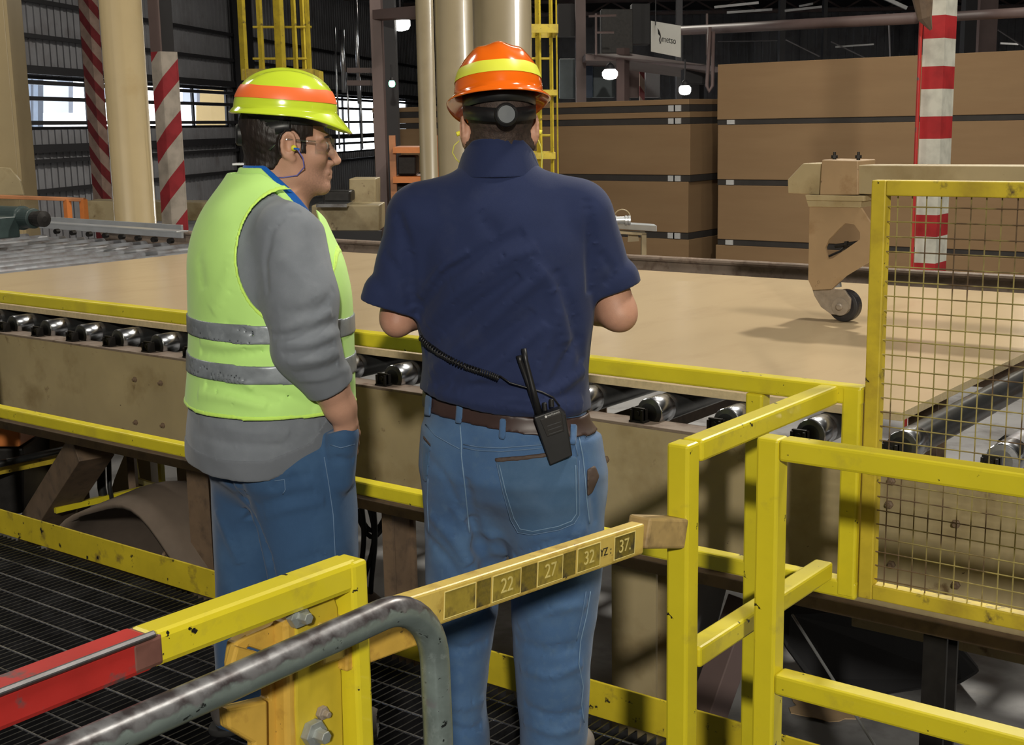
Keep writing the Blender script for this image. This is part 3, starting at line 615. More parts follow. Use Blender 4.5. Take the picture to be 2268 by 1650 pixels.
for x in (1848, 1901):
    p = at(x, 356, Y=YW); bm = B(); lathe(bm, (p.x, YW, p.z-.01), (0, 0, 1), [(.008, 0), (.008, .02), (.014, .02), (.014, .032), (.006, .032), (.006, .045)], 8); obj('stud', bm, m_blkmetal, g)
# side plates with the slanted window: outer polygon bridged round the hole
outer = [(1793, 458), (1906, 460), (1925, 490), (1938, 520), (1938, 572), (1872, 612), (1842, 640), (1800, 642), (1790, 620)]
hole = [(1862, 503), (1872, 494), (1892, 497), (1905, 515), (1905, 530), (1845, 572), (1832, 575), (1828, 548), (1836, 530)]
bm = B(); off = (0, .016, 0)
for yy in (YW-.07, YW+.075):
    P = [at(*q, Y=yy) for q in outer]; Hh = [at(*q, Y=yy) for q in hole]
    top = []
    for layer in (0, .016):
        vo = [bm.verts.new((p.x, p.y+layer, p.z)) for p in P]; vh = [bm.verts.new((p.x, p.y+layer, p.z)) for p in Hh]
        ed = [bm.edges.new((vo[i], vo[(i+1) % len(vo)])) for i in range(len(vo))]+[bm.edges.new((vh[i], vh[(i+1) % len(vh)])) for i in range(len(vh))]
        bmesh.ops.triangle_fill(bm, edges=ed, use_beauty=True, use_dissolve=False); top.append((vo, vh))
    for ra, rb in ((top[0][0], top[1][0]), (top[0][1], top[1][1])):
        for i in range(len(ra)):
            j = (i+1) % len(ra)
            try: bm.faces.new((ra[i], ra[j], rb[j], rb[i]))
            except ValueError: pass
obj('side_plate', bm, m_tanb, g)
bm = B(); tube(bm, [at(1850, 545, Y=YW), at(1905, 537, Y=YW)], .009, 10); lathe(bm, at(1872, 542, Y=YW), (1, 0, .1), [(.016, 0), (.016, .012)], 6); tube(bm, [at(1835, 568, Y=YW), at(1862, 556, Y=YW), at(1880, 540, Y=YW)], .005, 8); obj('adjuster_rod', bm, m_blkmetal, g)
bm = B(); prism(bm, [at(1793, 606, Y=YW-.05), at(1825, 604, Y=YW-.05), at(1836, 622, Y=YW-.05), at(1848, 640, Y=YW-.05), at(1870, 642, Y=YW-.05), at(1884, 662, Y=YW-.05), at(1882, 684, Y=YW-.05), at(1866, 698, Y=YW-.05), at(1840, 696, Y=YW-.05), at(1818, 680, Y=YW-.05), at(1803, 655, Y=YW-.05), at(1797, 635, Y=YW-.05)], (0, .012, 0))
prism(bm, [at(1793, 606, Y=YW+.035)+Vector((0, 0, 0)), at(1825, 604, Y=YW+.035), at(1848, 640, Y=YW+.035), at(1884, 662, Y=YW+.035), at(1866, 698, Y=YW+.035), at(1818, 680, Y=YW+.035)], (0, .012, 0)); obj('caster_fork', bm, m_hub, g, bev=.002)
pw = at(1872, 675, Y=YW); bm = B(); lathe(bm, (pw.x, YW-.028, .802+.066), (0, 1, 0), [(.05, 0), (.062, .003), (.066, .012), (.066, .044), (.062, .053), (.05, .056)], 40)
wh = obj('caster_wheel', bm, m_rubber, g, smooth=False, bev=.001)
bm = B(); lathe(bm, (pw.x, YW-.055, .868), (0, 1, 0), [(.01, -.012), (.014, -.006), (.014, 0), (.036, .002), (.036, .03)], 24); obj('wheel_hub', bm, m_hub, wh)
bm = B(); prism(bm, [at(1838, 638, Y=YW+.01), at(1850, 612, Y=YW+.01), at(1858, 618, Y=YW+.01), at(1860, 636, Y=YW+.01)], (0, .02, 0)); obj('fork_stop', bm, m_alu, g)
# sensor bracket left of it
t = thing('sensor_stand', 'grey sensor bracket with looped wire beyond the navy shirt sleeve', 'sensor', at(1430, 575, D=8.2))
bm = B(); prism(bm, [at(1335, 492, D=8.2), at(1455, 500, D=8.0), at(1455, 513, D=8.0), at(1335, 505, D=8.2)], Vector(F0)*.15); obj('channel', bm, m_alu, t, bev=.003)
bm = B(); prism(bm, [at(1368, 512, D=8.1), at(1432, 516, D=8.1), at(1432, 522, D=8.1), at(1368, 518, D=8.1)], Vector(F0)*.1); prism(bm, [at(1421, 516, D=8.1), at(1432, 516, D=8.1), at(1432, 570, D=8.1), at(1421, 570, D=8.1)], Vector(F0)*.06); obj('stand_leg', bm, m_tan2, t, bev=.002)
bm = B(); prism(bm, [at(1392, 516, D=8.15), at(1412, 516, D=8.15), at(1416, 534, D=8.15), at(1390, 536, D=8.15)], Vector(F0)*.02); obj('gusset', bm, m_tan2, t)
bm = B(); tube(bm, [at(1330, 488, D=8.1), at(1392, 487, D=8.1)], .022, 14)
for x in (1348, 1360, 1384, 1391): lathe(bm, at(x, 488, D=8.1), R0, [(.03, 0), (.03, .014)], 16)
obj('sensor_body', bm, m_alu, t)
bm = B(); tube(bm, [at(1378+18*math.cos(a_), 482+18*math.sin(a_)*1.0, D=8.1) for a_ in [math.pi+math.pi*k_/12 for k_ in range(13)]], .0035, 6); obj('looped_wire', bm, m_tan2, t, smooth=True)

# ================================================================ UNDER THE CONVEYOR
t = thing('yellow_barrier', 'low yellow guard frame on the floor under the conveyor at the left', 'barrier', (*at(350, 1130, D=7.5).to_2d(), FLZ))
bm = B(); a = at(350, 1000, D=6.6); box(bm, a.x-.012, a.x+.012, a.y, a.y+.025, at(352, 1132, D=6.6).z, a.z+.15); obj('post', bm, m_yel, t)
bm = B(); beam(bm, at(350, 1076, D=6.6), at(122, 1130, D=6.2), .025, .03); obj('rail', bm, m_yel, t)
bm = B(); beam(bm, at(350, 1078, D=6.6), at(300, 1062, D=7.1), .02, .025); obj('rail', bm, m_yel, t)
bm = B(); beam(bm, at(304, 1062, D=7.1), at(292, 985, D=7.1), .02, .025); obj('post', bm, m_yel, t)
bm = B(); beam(bm, at(-40, 1050, D=6.3), at(138, 1014, D=6.7), .03, .035); tag(obj('yellow_bar', bm, m_yelworn), 'slanted yellow bar at the left edge under the conveyor beam', 'bar')
bm = B(); tube(bm, [at(-40, 1036, D=6.2), at(140, 996, D=6.6)], .018, 10); tag(obj('black_pipe', bm, m_hose, smooth=True), 'black pipe sloping above the slanted yellow bar at the left edge', 'pipe')
bm = B(); cb(bm, -40, 935, 44, 990, 6.4, .4); tag(obj('orange_cabinet', bm, m_orange, bev=.01), 'orange box under the conveyor at the left edge', 'box')
bm = B(); cb(bm, -60, 990, 50, 1140, 6.5, .5); tag(obj('machine_block', bm, m_blkmetal, bev=.02), 'black machine block below the orange box at the left edge', 'machine')
bm = B(); cb(bm, 50, 950, 160, 1170, 6.9, .3); tag(obj('support_plate', bm, m_tan, bev=.01), 'tan support plate behind the left diagonal brace', 'plate')
for i, (x0, x1, y1) in enumerate(((222, 240, 1158), (240, 256, 1162))):
    bm = B(); tube(bm, [at(x0, 990, D=6.4), at(x0+3, 1080, D=6.4), at(x1, y1, D=6.4)], .022 if i == 0 else .012, 8); tag(obj('hose', bm, m_hose, smooth=True), ['thick black hose hanging under the conveyor left of the men', 'thin black hose beside the thick one left of the men'][i], 'hose')
upr('floor_post', 278, 294, 0, 985, 1160, 6.6, m_tandark, 'thin brown post under the conveyor, right of the black hoses', 'post', th=.05)
for i, (x0, x1, y1) in enumerate(((300, 330, 1110), (388, 425, 1120))):
    upr('steel_stanchion', x0, x1, 0, 990, y1, 7.3, m_tan, ['tan stanchion behind the yellow guard frame', 'tan stanchion left of the man in the vest, under the conveyor'][i], 'post', th=.2)
bm = B(); prism(bm, [at(252, 1065, D=7.2), at(278, 1000, D=7.2), at(300, 1000, D=7.2), at(300, 1110, D=7.2), at(240, 1110, D=7.2)], Vector(F0)*.02); tag(obj('gusset_plate', bm, m_tan), 'slanted tan gusset plate behind the brown post', 'plate')
bm = B(); tube(bm, [at(432, 1088, D=5.6), at(355, 1245, D=5.2)], .008, 8); tag(obj('steel_rod', bm, m_tandark), 'thin dark rod slanting down left of the man in the vest', 'rod')
# dust-caked hopper hump
cx = at(345, 1240, D=5.6); bm = B()
NU, NV = 28, 12; vv = []
for i in range(NU+1):
    row = []
    for j in range(NV+1):
        u = i/NU*2-1; v = j/NV; hgt = .98*math.cos(u*1.45)**.8*math.sin(math.pi*(.15+.85*(1-v)/1.0)*.55+.1)
        p = Vector((cx.x+.85*u+.1*v, cx.y+1.1*v-.2, FLZ+max(0.01, hgt+.02*math.sin(9*u+4*v)))); row.append(bm.verts.new(p))
    vv.append(row)
for i in range(NU):
    for j in range(NV): bm.faces.new((vv[i][j], vv[i+1][j], vv[i+1][j+1], vv[i][j+1]))
o = tag(obj('dust_cover', bm, m_rust_dust, smooth=True), 'humped dust-caked cover on the floor under the conveyor left of the men', 'cover')
sm = o.modifiers.new('thick', 'SOLIDIFY'); sm.thickness = .02
for i, (x, dx) in enumerate(((800, 6), (815, 14), (826, 5))):
    bm = B(); pts = [at(x+dx*math.sin(k*.5), 1115+k*22, D=5.2+.02*k) for k in range(10)]; tube(bm, pts, .011, 8)
    tag(obj('cable', bm, m_hose, smooth=True), ['black cable hanging between the men, left strand', 'black cable hanging between the men, middle strand', 'black cable hanging between the men, right strand'][i], 'cable')
for i in range(2):
    bm = B(); pts = [at(792+70*k/10, 1120+70*math.sin(math.pi*min(1, .1+k/12.))-i*14, D=5.3) for k in range(11)]; tube(bm, pts, .010, 8)
    tag(obj('cable_loop', bm, m_hose, smooth=True), ['lower sagging black cable between the men', 'upper sagging black cable between the men'][i], 'cable')
upr('steel_stanchion', 882, 906, 0, 1145, 1310, 5.6, m_tan, 'pale tan stanchion between the men under the conveyor', 'post', th=.03, z0=FLZ)
# right side, under
bm = B(); prism(bm, [at(1450, 1268, D=5.2), at(1610, 1300, D=5.4), at(1560, 1420, D=5.3), at(1540, 1570, D=5.0), at(1450, 1560, D=4.9)], Vector(F0)*.03); tag(obj('floor_plate', bm, m_floor), 'grey dusty plate standing beside the tan conveyor leg', 'plate')
bm = B(); beam(bm, at(1655, 1330, Y=4.2), at(1560, 1600, Y=4.0), .11, .1); tag(obj('slanted_strut', bm, m_mauve, bev=.004), 'slanted grey-brown strut behind the twin yellow posts', 'strut')
cc = at(1930, 1420, D=5.6); bm = B()
prism(bm, [at(1735, 1345, D=5.0), at(2000, 1350, D=5.1), at(2130, 1430, D=5.3), at(2178, 1490, D=5.4), at(2130, 1520, D=5.3), at(1960, 1545, D=5.0), at(1800, 1520, D=4.9), at(1735, 1430, D=4.9)], Vector(F0)*.9)
tag(obj('rubber_chute', bm, m_chute, bev=.03), 'big black rubber chute under the conveyor on the right', 'chute')
bm = B(); tube(bm, [at(1755, 1362, D=4.3), at(1938, 1652, D=3.7)], .005, 8); tag(obj('steel_cable', bm, m_alu), 'taut thin steel cable slanting down behind the yellow rails', 'cable')
bm = B(); c = at(1820, 1572, Z=FLZ+.004); pts = []
for k in range(18):
    a = 2*math.pi*k/18; rr = .13+.02*math.sin(5*a)+.015*math.sin(3*a+1); pts.append(c+Vector((rr*1.15*math.cos(a), rr*.8*math.sin(a), 0)))
prism(bm, pts, (0, 0, .004)); tag(obj('paper_scrap', bm, m_card), 'torn brown paper scrap on the concrete floor', 'scrap')
bm = B(); beam(bm, at(1900, 1335, Y=3.9), at(2300, 1420, Y=3.9), .10, .13); tag(obj('frame_channel', bm, m_tan, bev=.003), 'tan channel under the mesh gate, left of the right edge', 'channel')
bm = B(); lathe(bm, (at(2230, 1010, Y=4.1).x, 4.1, .5), (0, 0, 1), [(.01, 0), (.03, .02), (.03, .12), (.01, .14)], 14); tag(obj('hanging_weight', bm, m_black), 'black weight hanging under the bare rollers at the right', 'weight')  # black knob hanging below the rollers

# ================================================================ PLATFORM
bm = B()
for i in range(int((1.2+7.5)/.030)):
    x = -7.5+i*.030
    box(bm, x, x+.005, -2.6, 2.82, -.03, 0)
gr = tag(obj('deck_grating', bm, m_grate), 'black steel bar grating the two men stand on', 'grating')
bm = B()
for i in range(int((2.82+2.6)/.1)):
    y = -2.55+i*.1
    tube(bm, [(-7.5, y, -.002), (1.2, y, -.002)], .0032, 6)
tag(obj('cross_rods', bm, m_rod, gr))
bm = B()
for x in (-6.8, -5.2, -3.6, -2.0, -.4): box(bm, x, x+.08, -2.6, 2.82, -.2, -.031)
box(bm, -7.5, 1.2, 2.76, 2.83, -.2, -.031); tag(obj('deck_joist', bm, m_under), kind='structure')
bm = B(); prism(bm, [(-7.5, -2.6, -.5), (1.2, -2.6, -.5), (1.2, 2.6, -.5), (-7.5, 2.6, -.5)], (0, 0, -.02)); tag(obj('drip_tray', bm, m_under), kind='structure')  # added dark sheet below the grating, keeps its openings black

YG = 2.85
g = thing('guard_railing', 'yellow guard railing with toe board between the men and the conveyor', 'railing', (-3.5, YG, 0))
def sq(name, p0, p1, w=.044, h=.044, mat=m_yel, parent=g, bev=.006, up=(0, 0, 1)):
    bm = B(); beam(bm, p0, p1, w, h, up); return obj(name, bm, mat, parent, bev=bev)
sq('top_rail', (-7.5, YG, .99), (-1.165, YG, .99))
sq('middle_rail', (-7.5, YG, .518), (-1.165, YG, .518))
sq('toe_board', (-7.5, YG-.018, .052), (-1.15, YG-.018, .052), .008, .104, m_toe, bev=.002)
for x in (-6.8, -5.1, -3.2): sq('post', (x, YG, -.03), (x, YG, .97), up=(0, 1, 0))
sq('post', (-1.438, YG, -.03), (-1.438, YG, .968), .046, .046, up=(0, 1, 0)); sq('post', (-1.190, YG, .50), (-1.190, YG, 1.010), .046, .046, up=(0, 1, 0))
sq('return_rail', (-1.245, 2.19, .988), (-1.245, YG-.02, .988), .046, .044, m_yelbar)
sq('return_rail', (-1.245, 2.19, .56), (-1.245, YG-.02, .56), .046, .044, m_yelbar)
sq('gate_post', (-1.250, 2.165, .001), (-1.250, 2.165, 1.008), .048, .048, m_yelbar, up=(0, 1, 0))
g2 = thing('guard_railing', 'yellow guard railing in the right foreground with blunt corner post', 'railing', (-.6, 2.31, 0))
sq('corner_post', (-1.132, 2.31, .001), (-1.132, 2.31, 1.006), .048, .048, m_yelbar, g2, up=(0, 1, 0))
sq('top_rail', (-1.108, 2.31, .985), (.5, 2.31, .985), .046, .044, m_yelbar, g2)
sq('middle_rail', (-1.108, 2.31, .498), (.5, 2.31, .498), .046, .044, m_yelbar, g2)
sq('post', (.45, 2.31, .001), (.45, 2.31, .96), .044, .044, m_yelbar, g2, up=(0, 1, 0))
# mesh gate
g3 = thing('mesh_gate', 'yellow framed wire mesh gate standing at the right', 'mesh gate', (-.6, YG, .5))
zA, zB, xA = 1.484, .505, -1.160
sq('hinge_stile', (xA+.017, YG, zB), (xA+.017, YG, zA), .034, .034, m_yelworn, g3, .003, (0, 1, 0))
sq('top_bar', (xA+.034, YG, zA-.017), (.6, YG, zA-.017), .034, .034, m_yelworn, g3, .003)
sq('bottom_bar', (xA+.034, YG, zB+.02), (.6, YG, zB+.02), .034, .036, m_yelworn, g3, .003)
sq('latch_stile', (.6, YG, zB), (.6, YG, zA), .034, .034, m_yelworn, g3, .003, (0, 1, 0))
bm = B()
x = xA+.034+.022
while x < .6: tube(bm, [(x, YG, zB+.03), (x, YG, zA-.03)], .0016, 5); x += .0325
z = zB+.05
while z < zA-.03: tube(bm, [(xA+.03, YG-.003, z), (.6, YG-.003, z)], .0016, 5); z += .0335
obj('wire_mesh', bm, m_wire, g3)
# ---------------- swing gate arm, post, block
XG = -1.25
arm = thing('swing_gate_arm', 'ochre swing gate arm with numbered plates 22, 27, 32 and 37', 'gate arm', (XG, 1.25, .9))
pA, pB = at(1412, 1190, X=XG), at(700, 1425, X=XG)
dA = (pB-pA).normalized(); uA = Vector((1, 0, 0)).cross(dA).normalized(); 
if uA.z < 0: uA = -uA
aw, ah = .030, .058
bm = B(); beam(bm, pA, pB, aw, ah, uA); obj('arm_channel', bm, m_ochre2, arm, bev=.004)
LA = (pB-pA).length
def along(px, py):   # distance along the arm for a sight on its near face
    q = at(px, py, X=XG+aw/2); return (q-pA).dot(dA)
fx = Vector((1, 0, 0))
def plate(px0, px1, mat, name, hh=.042, frame=True):
    a, b = along(px0, 1190+(1412-px0)*.33), along(px1, 1190+(1412-px1)*.33)
    o = pA+fx*(aw/2); c = o+dA*(a+b)/2; hw = abs(b-a)/2
    bm = B(); prism(bm, [c+dA*-hw-uA*hh/2, c+dA*hw-uA*hh/2, c+dA*hw+uA*hh/2, c-dA*hw+uA*hh/2], fx*.0012)
    po = obj(name, bm, mat, arm)
    if frame:
        bm = B(); e = .0022; pl = [c-dA*hw-uA*hh/2, c+dA*hw-uA*hh/2, c+dA*hw+uA*hh/2, c-dA*hw+uA*hh/2]; pl = [p+fx*.001 for p in pl]
        tube(bm, pl, .0012, 6, closed=True); obj('plate_rim', bm, m_numeral, po)
    return c, po
for px0, px1, s, lab in ((1360, 1405, '37.', 'dark plate numbered 37'), (1278, 1328, '32', 'plate numbered 32'), (1190, 1245, '27', 'plate numbered 27'), (1090, 1152, '22', 'plate numbered 22'), (983, 1052, '', 'blank grimy plate')):
    c, po = plate(px1, px0, m_grime if s == '37.' else m_gold, 'number_plate'); po['label'] = lab
    if s:
        ex = -dA; o = c+fx*.0022; mt = Matrix(((ex.x, uA.x, fx.x, o.x), (ex.y, uA.y, fx.y, o.y), (ex.z, uA.z, fx.z, o.z), (0, 0, 0, 1)))
        me = text('numeral', s, .034, mt, m_numeral, arm); link_mesh('numeral', me, m_numeral, po, o)
for px0, px1 in ((1247, 1274), (1155, 1188), (1056, 1086)):
    plate(px1, px0, m_grime, 'grime_patch', frame=False)
for a0, s in ((1337, 'YZ'), (1352, ':')):
    c = pA+dA*along(a0, 1215)+fx*(aw/2+.0012); ex = -dA; mt = Matrix(((ex.x, uA.x, fx.x, c.x), (ex.y, uA.y, fx.y, c.y), (ex.z, uA.z, fx.z, c.z), (0, 0, 0, 1)))
    me = text('lettering', s, .02, mt, m_ink, arm); link_mesh('lettering', me, m_ink, arm, c)
# sleeve where the arm meets its hinge bracket
sA, sB = at(925, 1385, X=XG), at(770, 1440, X=XG)
bm = B(); beam(bm, sA, sB+dA*.02, .036, .045, uA); obj('arm_sleeve', bm, m_ochre, arm, bev=.003)
# wood stop block on the gate post
bA, bB = at(1412, 1177, X=XG-.005), Vector((XG, 2.14, at(1488, 1183, X=XG).z))
bm = B(); beam(bm, bA, bB, .05, .058); o = tag(obj('stop_block', bm, m_wood, bev=.005), 'rubbed wooden stop block on the yellow gate post at the arm tip', 'block')
# left yellow post frame with red taped rail
fr = thing('yellow_handrail_frame', 'yellow square-tube handrail with post in the left foreground, red taped at its left end', 'handrail', (XG, 1.24, 0))
zt2 = 1.018
sq('top_rail', (XG, .89, zt2), (XG, 1.243, zt2-.006), .046, .044, m_yelbar, fr, .008)
sq('taped_rail', (XG, -.4, zt2+.002), (XG, .893, zt2), .047, .045, m_red, fr, .007)['label'] = 'rail end wrapped in red tape'
bm = B(); beam(bm, (XG+.0245, -.4, zt2+.0245), (XG+.0245, .895, zt2+.0225), .008, .008, (1, 0, 1)); obj('scraped_edge', bm, m_tapedge, fr, bev=.002)
bm = B(); beam(bm, (XG, .862, zt2), (XG, .908, zt2), .0485, .040); obj('tape_end', bm, m_tapebrown, fr, bev=.006)
sq('post', (XG+.004, 1.238, .001), (XG+.004, 1.238, zt2+.015), .046, .03, m_yelbar, fr, .006, (0, 1, 0))
# hinge plates below the rail
def yz(pts, x0, th): return [at(px, py, X=x0) for px, py in pts], (th, 0, 0)
bm = B(); prism(bm, *yz([(641, 1335), (725, 1318), (733, 1340), (742, 1500), (746, 1650), (752, 1760), (650, 1760), (640, 1560)], XG-.012, .014)); bp = obj('back_plate', bm, m_yelworn, fr, bev=.003); 
hb_ = thing('hinge_bracket', 'ochre pressed-steel hinge bracket of the swing gate under the left yellow rail', 'bracket', (XG, 1.08, .8))
bm = B(); prism(bm, *yz([(500, 1418), (525, 1400), (640, 1350), (640, 1780), (560, 1780), (560, 1650), (484, 1605), (482, 1562), (575, 1540), (575, 1440), (530, 1425), (512, 1450), (492, 1478)], XG-.045, .02)); obj('bracket_plate', bm, m_ochre, hb_, bev=.004)
bm = B(); prism(bm, *yz([(600, 1370), (634, 1352), (642, 1780), (608, 1780)], XG-.03, .028)); obj('bracket_rib', bm, m_ochre, hb_, bev=.006)
bm = B(); prism(bm, *yz([(484, 1562), (575, 1545), (578, 1780), (545, 1780), (545, 1640), (490, 1608)], XG-.024, .016)); obj('lower_jaw', bm, m_ochre, hb_, bev=.004)
bm = B(); prism(bm, *yz([(493, 1478), (507, 1425), (560, 1440), (560, 1470), (540, 1510), (490, 1530)], XG-.024, .016)); obj('upper_jaw', bm, m_ochre, hb_, bev=.004)
for i, (px, py, s) in enumerate(((655, 1362, 1.0), (690, 1622, 1.15), (712, 1578, .6))):
    p = at(px, py, X=XG+.004); bm = B(); lathe(bm, p, (1, 0, 0), [(.017*s, -.002), (.017*s, .010*s), (.009*s, .011*s), (.008*s, .026*s)], 6)
    obj('bolt', bm, m_bolt if i < 2 else m_hub, bp, bev=.001)
# nearer handrail tube
XP = -1.12; zc = 1.0
pts = [(XP-.01, -.45, zc-.004), (XP-.005, .3, zc-.003), (XP, .9, zc-.002), (XP, 1.17, zc)]
for k in range(1, 11):
    a = R(90*k/10); pts.append((XP, 1.17+.10*math.sin(a), zc-.10*(1-math.cos(a))))
pts += [(XP, 1.272, .80), (XP, 1.272, .4), (XP, 1.272, 0.0)]
bm = B(); tube(bm, pts, .0205, 28); tag(obj('bent_handrail', bm, m_pipe, smooth=True), 'worn grey-green tube handrail bending down in the foreground', 'handrail')
bm = B(); c = at(828, 1587, Z=.006); bmesh.ops.create_icosphere(bm, subdivisions=2, radius=.007, matrix=Matrix.Translation(c) @ Matrix.Diagonal((1.2, .9, .7, 1))); tag(obj('wood_crumb', bm, m_mdfedge), 'tiny pale wood crumb lying on the black grating', 'crumb')
# ================================================================ PEOPLE (distance-field modelling)
class Field:
    def __init__(s, lo, hi, h):
        s.lo = np.array(lo, float); s.h = h; s.n = np.ceil((np.array(hi)-s.lo)/h).astype(int)+1
        s.D = np.full(s.n, 1.0, np.float32)
        s.ax = [(s.lo[i]+np.arange(s.n[i])*h).astype(np.float32) for i in range(3)]
        s.Rm = np.eye(3); s.c = np.zeros(3)
    def frame(s, Rm=None, c=None):
        s.Rm = np.eye(3) if Rm is None else Rm; s.c = np.zeros(3) if c is None else np.array(c, float)
    def P(s, p): return s.Rm @ np.array(p, float)+s.c
    def block(s, lo, hi):
        i0 = np.maximum(0, np.floor((np.array(lo)-s.lo)/s.h).astype(int)); i1 = np.minimum(s.n, np.ceil((np.array(hi)-s.lo)/s.h).astype(int)+1)
        if (i1 <= i0).any(): return None
        sl = tuple(slice(a, b) for a, b in zip(i0, i1))
        X = s.ax[0][sl[0]][:, None, None]; Y = s.ax[1][sl[1]][None, :, None]; Z = s.ax[2][sl[2]][None, None, :]
        return sl, X, Y, Z
    def comb(s, sl, d, k, sub=False):
        A = s.D[sl]
        if sub:
            d = -d
            if k > 0: hh = np.maximum(k-np.abs(A-d), 0)/k; s.D[sl] = np.maximum(A, d)+hh*hh*k*.25
            else: s.D[sl] = np.maximum(A, d)
        else:
            if k > 0: hh = np.maximum(k-np.abs(A-d), 0)/k; s.D[sl] = np.minimum(A, d)-hh*hh*k*.25
            else: s.D[sl] = np.minimum(A, d)
    def rc(s, p0, p1, r0, r1, k=.01, sub=False, plane=None):
        a, b = s.P(p0), s.P(p1); m = max(r0, r1)+k+3*s.h
        bl = s.block(np.minimum(a, b)-m, np.maximum(a, b)+m)
        if bl is None: return
        sl, X, Y, Z = bl; v = b-a; vv = max(v @ v, 1e-9)
        t = np.clip(((X-a[0])*v[0]+(Y-a[1])*v[1]+(Z-a[2])*v[2])/vv, 0, 1)
        d = np.sqrt((X-a[0]-t*v[0])**2+(Y-a[1]-t*v[1])**2+(Z-a[2]-t*v[2])**2)-(r0+(r1-r0)*t)
        if plane is not None:
            q, nrm = np.array(plane[0]), np.array(plane[1], float); nrm = nrm/np.linalg.norm(nrm)
            d = np.maximum(d, (X-q[0])*nrm[0]+(Y-q[1])*nrm[1]+(Z-q[2])*nrm[2])
        s.comb(sl, d, k, sub)
    def chain(s, pts, rs, k=.01, **kw):
        for i in range(len(pts)-1): s.rc(pts[i], pts[i+1], rs[i], rs[i+1], k, **kw)
    def el(s, c, rad, k=.01, sub=False, rot=None):
        cc = s.P(c); rad = np.array(rad, float); Rm = s.Rm if rot is None else s.Rm @ rot; m = rad.max()+k+3*s.h
        bl = s.block(cc-m, cc+m)
        if bl is None: return
        sl, X, Y, Z = bl; x, y, z = X-cc[0], Y-cc[1], Z-cc[2]
        q = [(Rm[0, i]*x+Rm[1, i]*y+Rm[2, i]*z) for i in range(3)]
        k0 = np.sqrt(sum((q[i]/rad[i])**2 for i in range(3))); k1 = np.sqrt(sum((q[i]/rad[i]**2)**2 for i in range(3)))+1e-6
        s.comb(sl, k0*(k0-1)/k1, k, sub)
    def loftd(s, secs, X, Y, Z, pw=2.0, grow=0):
        S = np.array(secs, float); S = S[np.argsort(S[:, 0])]; zz = np.linspace(S[0, 0], S[-1, 0], 200)
        z = Z.ravel(); cols = []
        for j in range(1, S.shape[1]):
            v = np.interp(zz, S[:, 0], S[:, j]); kz = np.ones(13)/13; v2 = np.convolve(np.pad(v, 6, 'edge'), kz, 'valid'); cols.append(np.interp(z, zz, v2)[None, None, :].astype(np.float32))
        cx, cy, a, b = cols[:4]; yaw = cols[4] if len(cols) > 4 else 0*a
        a = a+grow; b = b+grow
        ca, sa = np.cos(np.radians(yaw)), np.sin(np.radians(yaw)); u = (X-cx)*ca-(Y-cy)*sa; f = (X-cx)*sa+(Y-cy)*ca
        k0 = (np.abs(u/a)**pw+np.abs(f/b)**pw)**(1/pw)+1e-6
        k1 = np.sqrt((u/a**2)**2+(f/b**2)**2)+1e-5
        d = np.where(k0 > .3, k0*(k0-1)/k1, -.3*np.minimum(a, b))
        return np.maximum(d, np.maximum(S[0, 0]-Z, Z-S[-1, 0])), u, f
    def loft(s, secs, k=.02, pw=2.0, grow=0):
        S = np.array(secs, float); m = S[:, 3:5].max()+.03+k
        bl = s.block((S[:, 1].min()-m, S[:, 2].min()-m, S[:, 0].min()-k-.02), (S[:, 1].max()+m, S[:, 2].max()+m, S[:, 0].max()+k+.02))
        sl, X, Y, Z = bl; d, u, f = s.loftd(secs, X, Y, Z, pw, grow); s.comb(sl, d, k)
    def fold(s, pts, w, A):
        """ridge (A>0) or crease (A<0) along a path"""
        for a, b in zip(pts, pts[1:]):
            a, b = s.P(a), s.P(b); m = 2.4*w
            bl = s.block(np.minimum(a, b)-m, np.maximum(a, b)+m)
            if bl is None: continue
            sl, X, Y, Z = bl; v = b-a; vv = max(v @ v, 1e-9)
            t = np.clip(((X-a[0])*v[0]+(Y-a[1])*v[1]+(Z-a[2])*v[2])/vv, 0, 1)
            q = ((X-a[0]-t*v[0])**2+(Y-a[1]-t*v[1])**2+(Z-a[2]-t*v[2])**2)/(w*w)
            s.D[sl] -= A*np.exp(-q)*(1 if len(pts) < 3 else .85)
    def rumple(s, amp, freq, seed=0, lo=None, hi=None, stretch=(1, 1, 1)):
        rs = np.random.RandomState(seed); sl, X, Y, Z = s.block(lo if lo is not None else s.lo, hi if hi is not None else s.lo+s.n*s.h)
        acc = 0
        for i in range(6):
            v = rs.normal(size=3)*np.array(stretch); v = v/np.linalg.norm(v)*freq*(1+.5*rs.rand()); acc = acc+np.sin(X*v[0]+Y*v[1]+Z*v[2]+rs.rand()*6.28)
        s.D[sl] += amp*acc/2.4
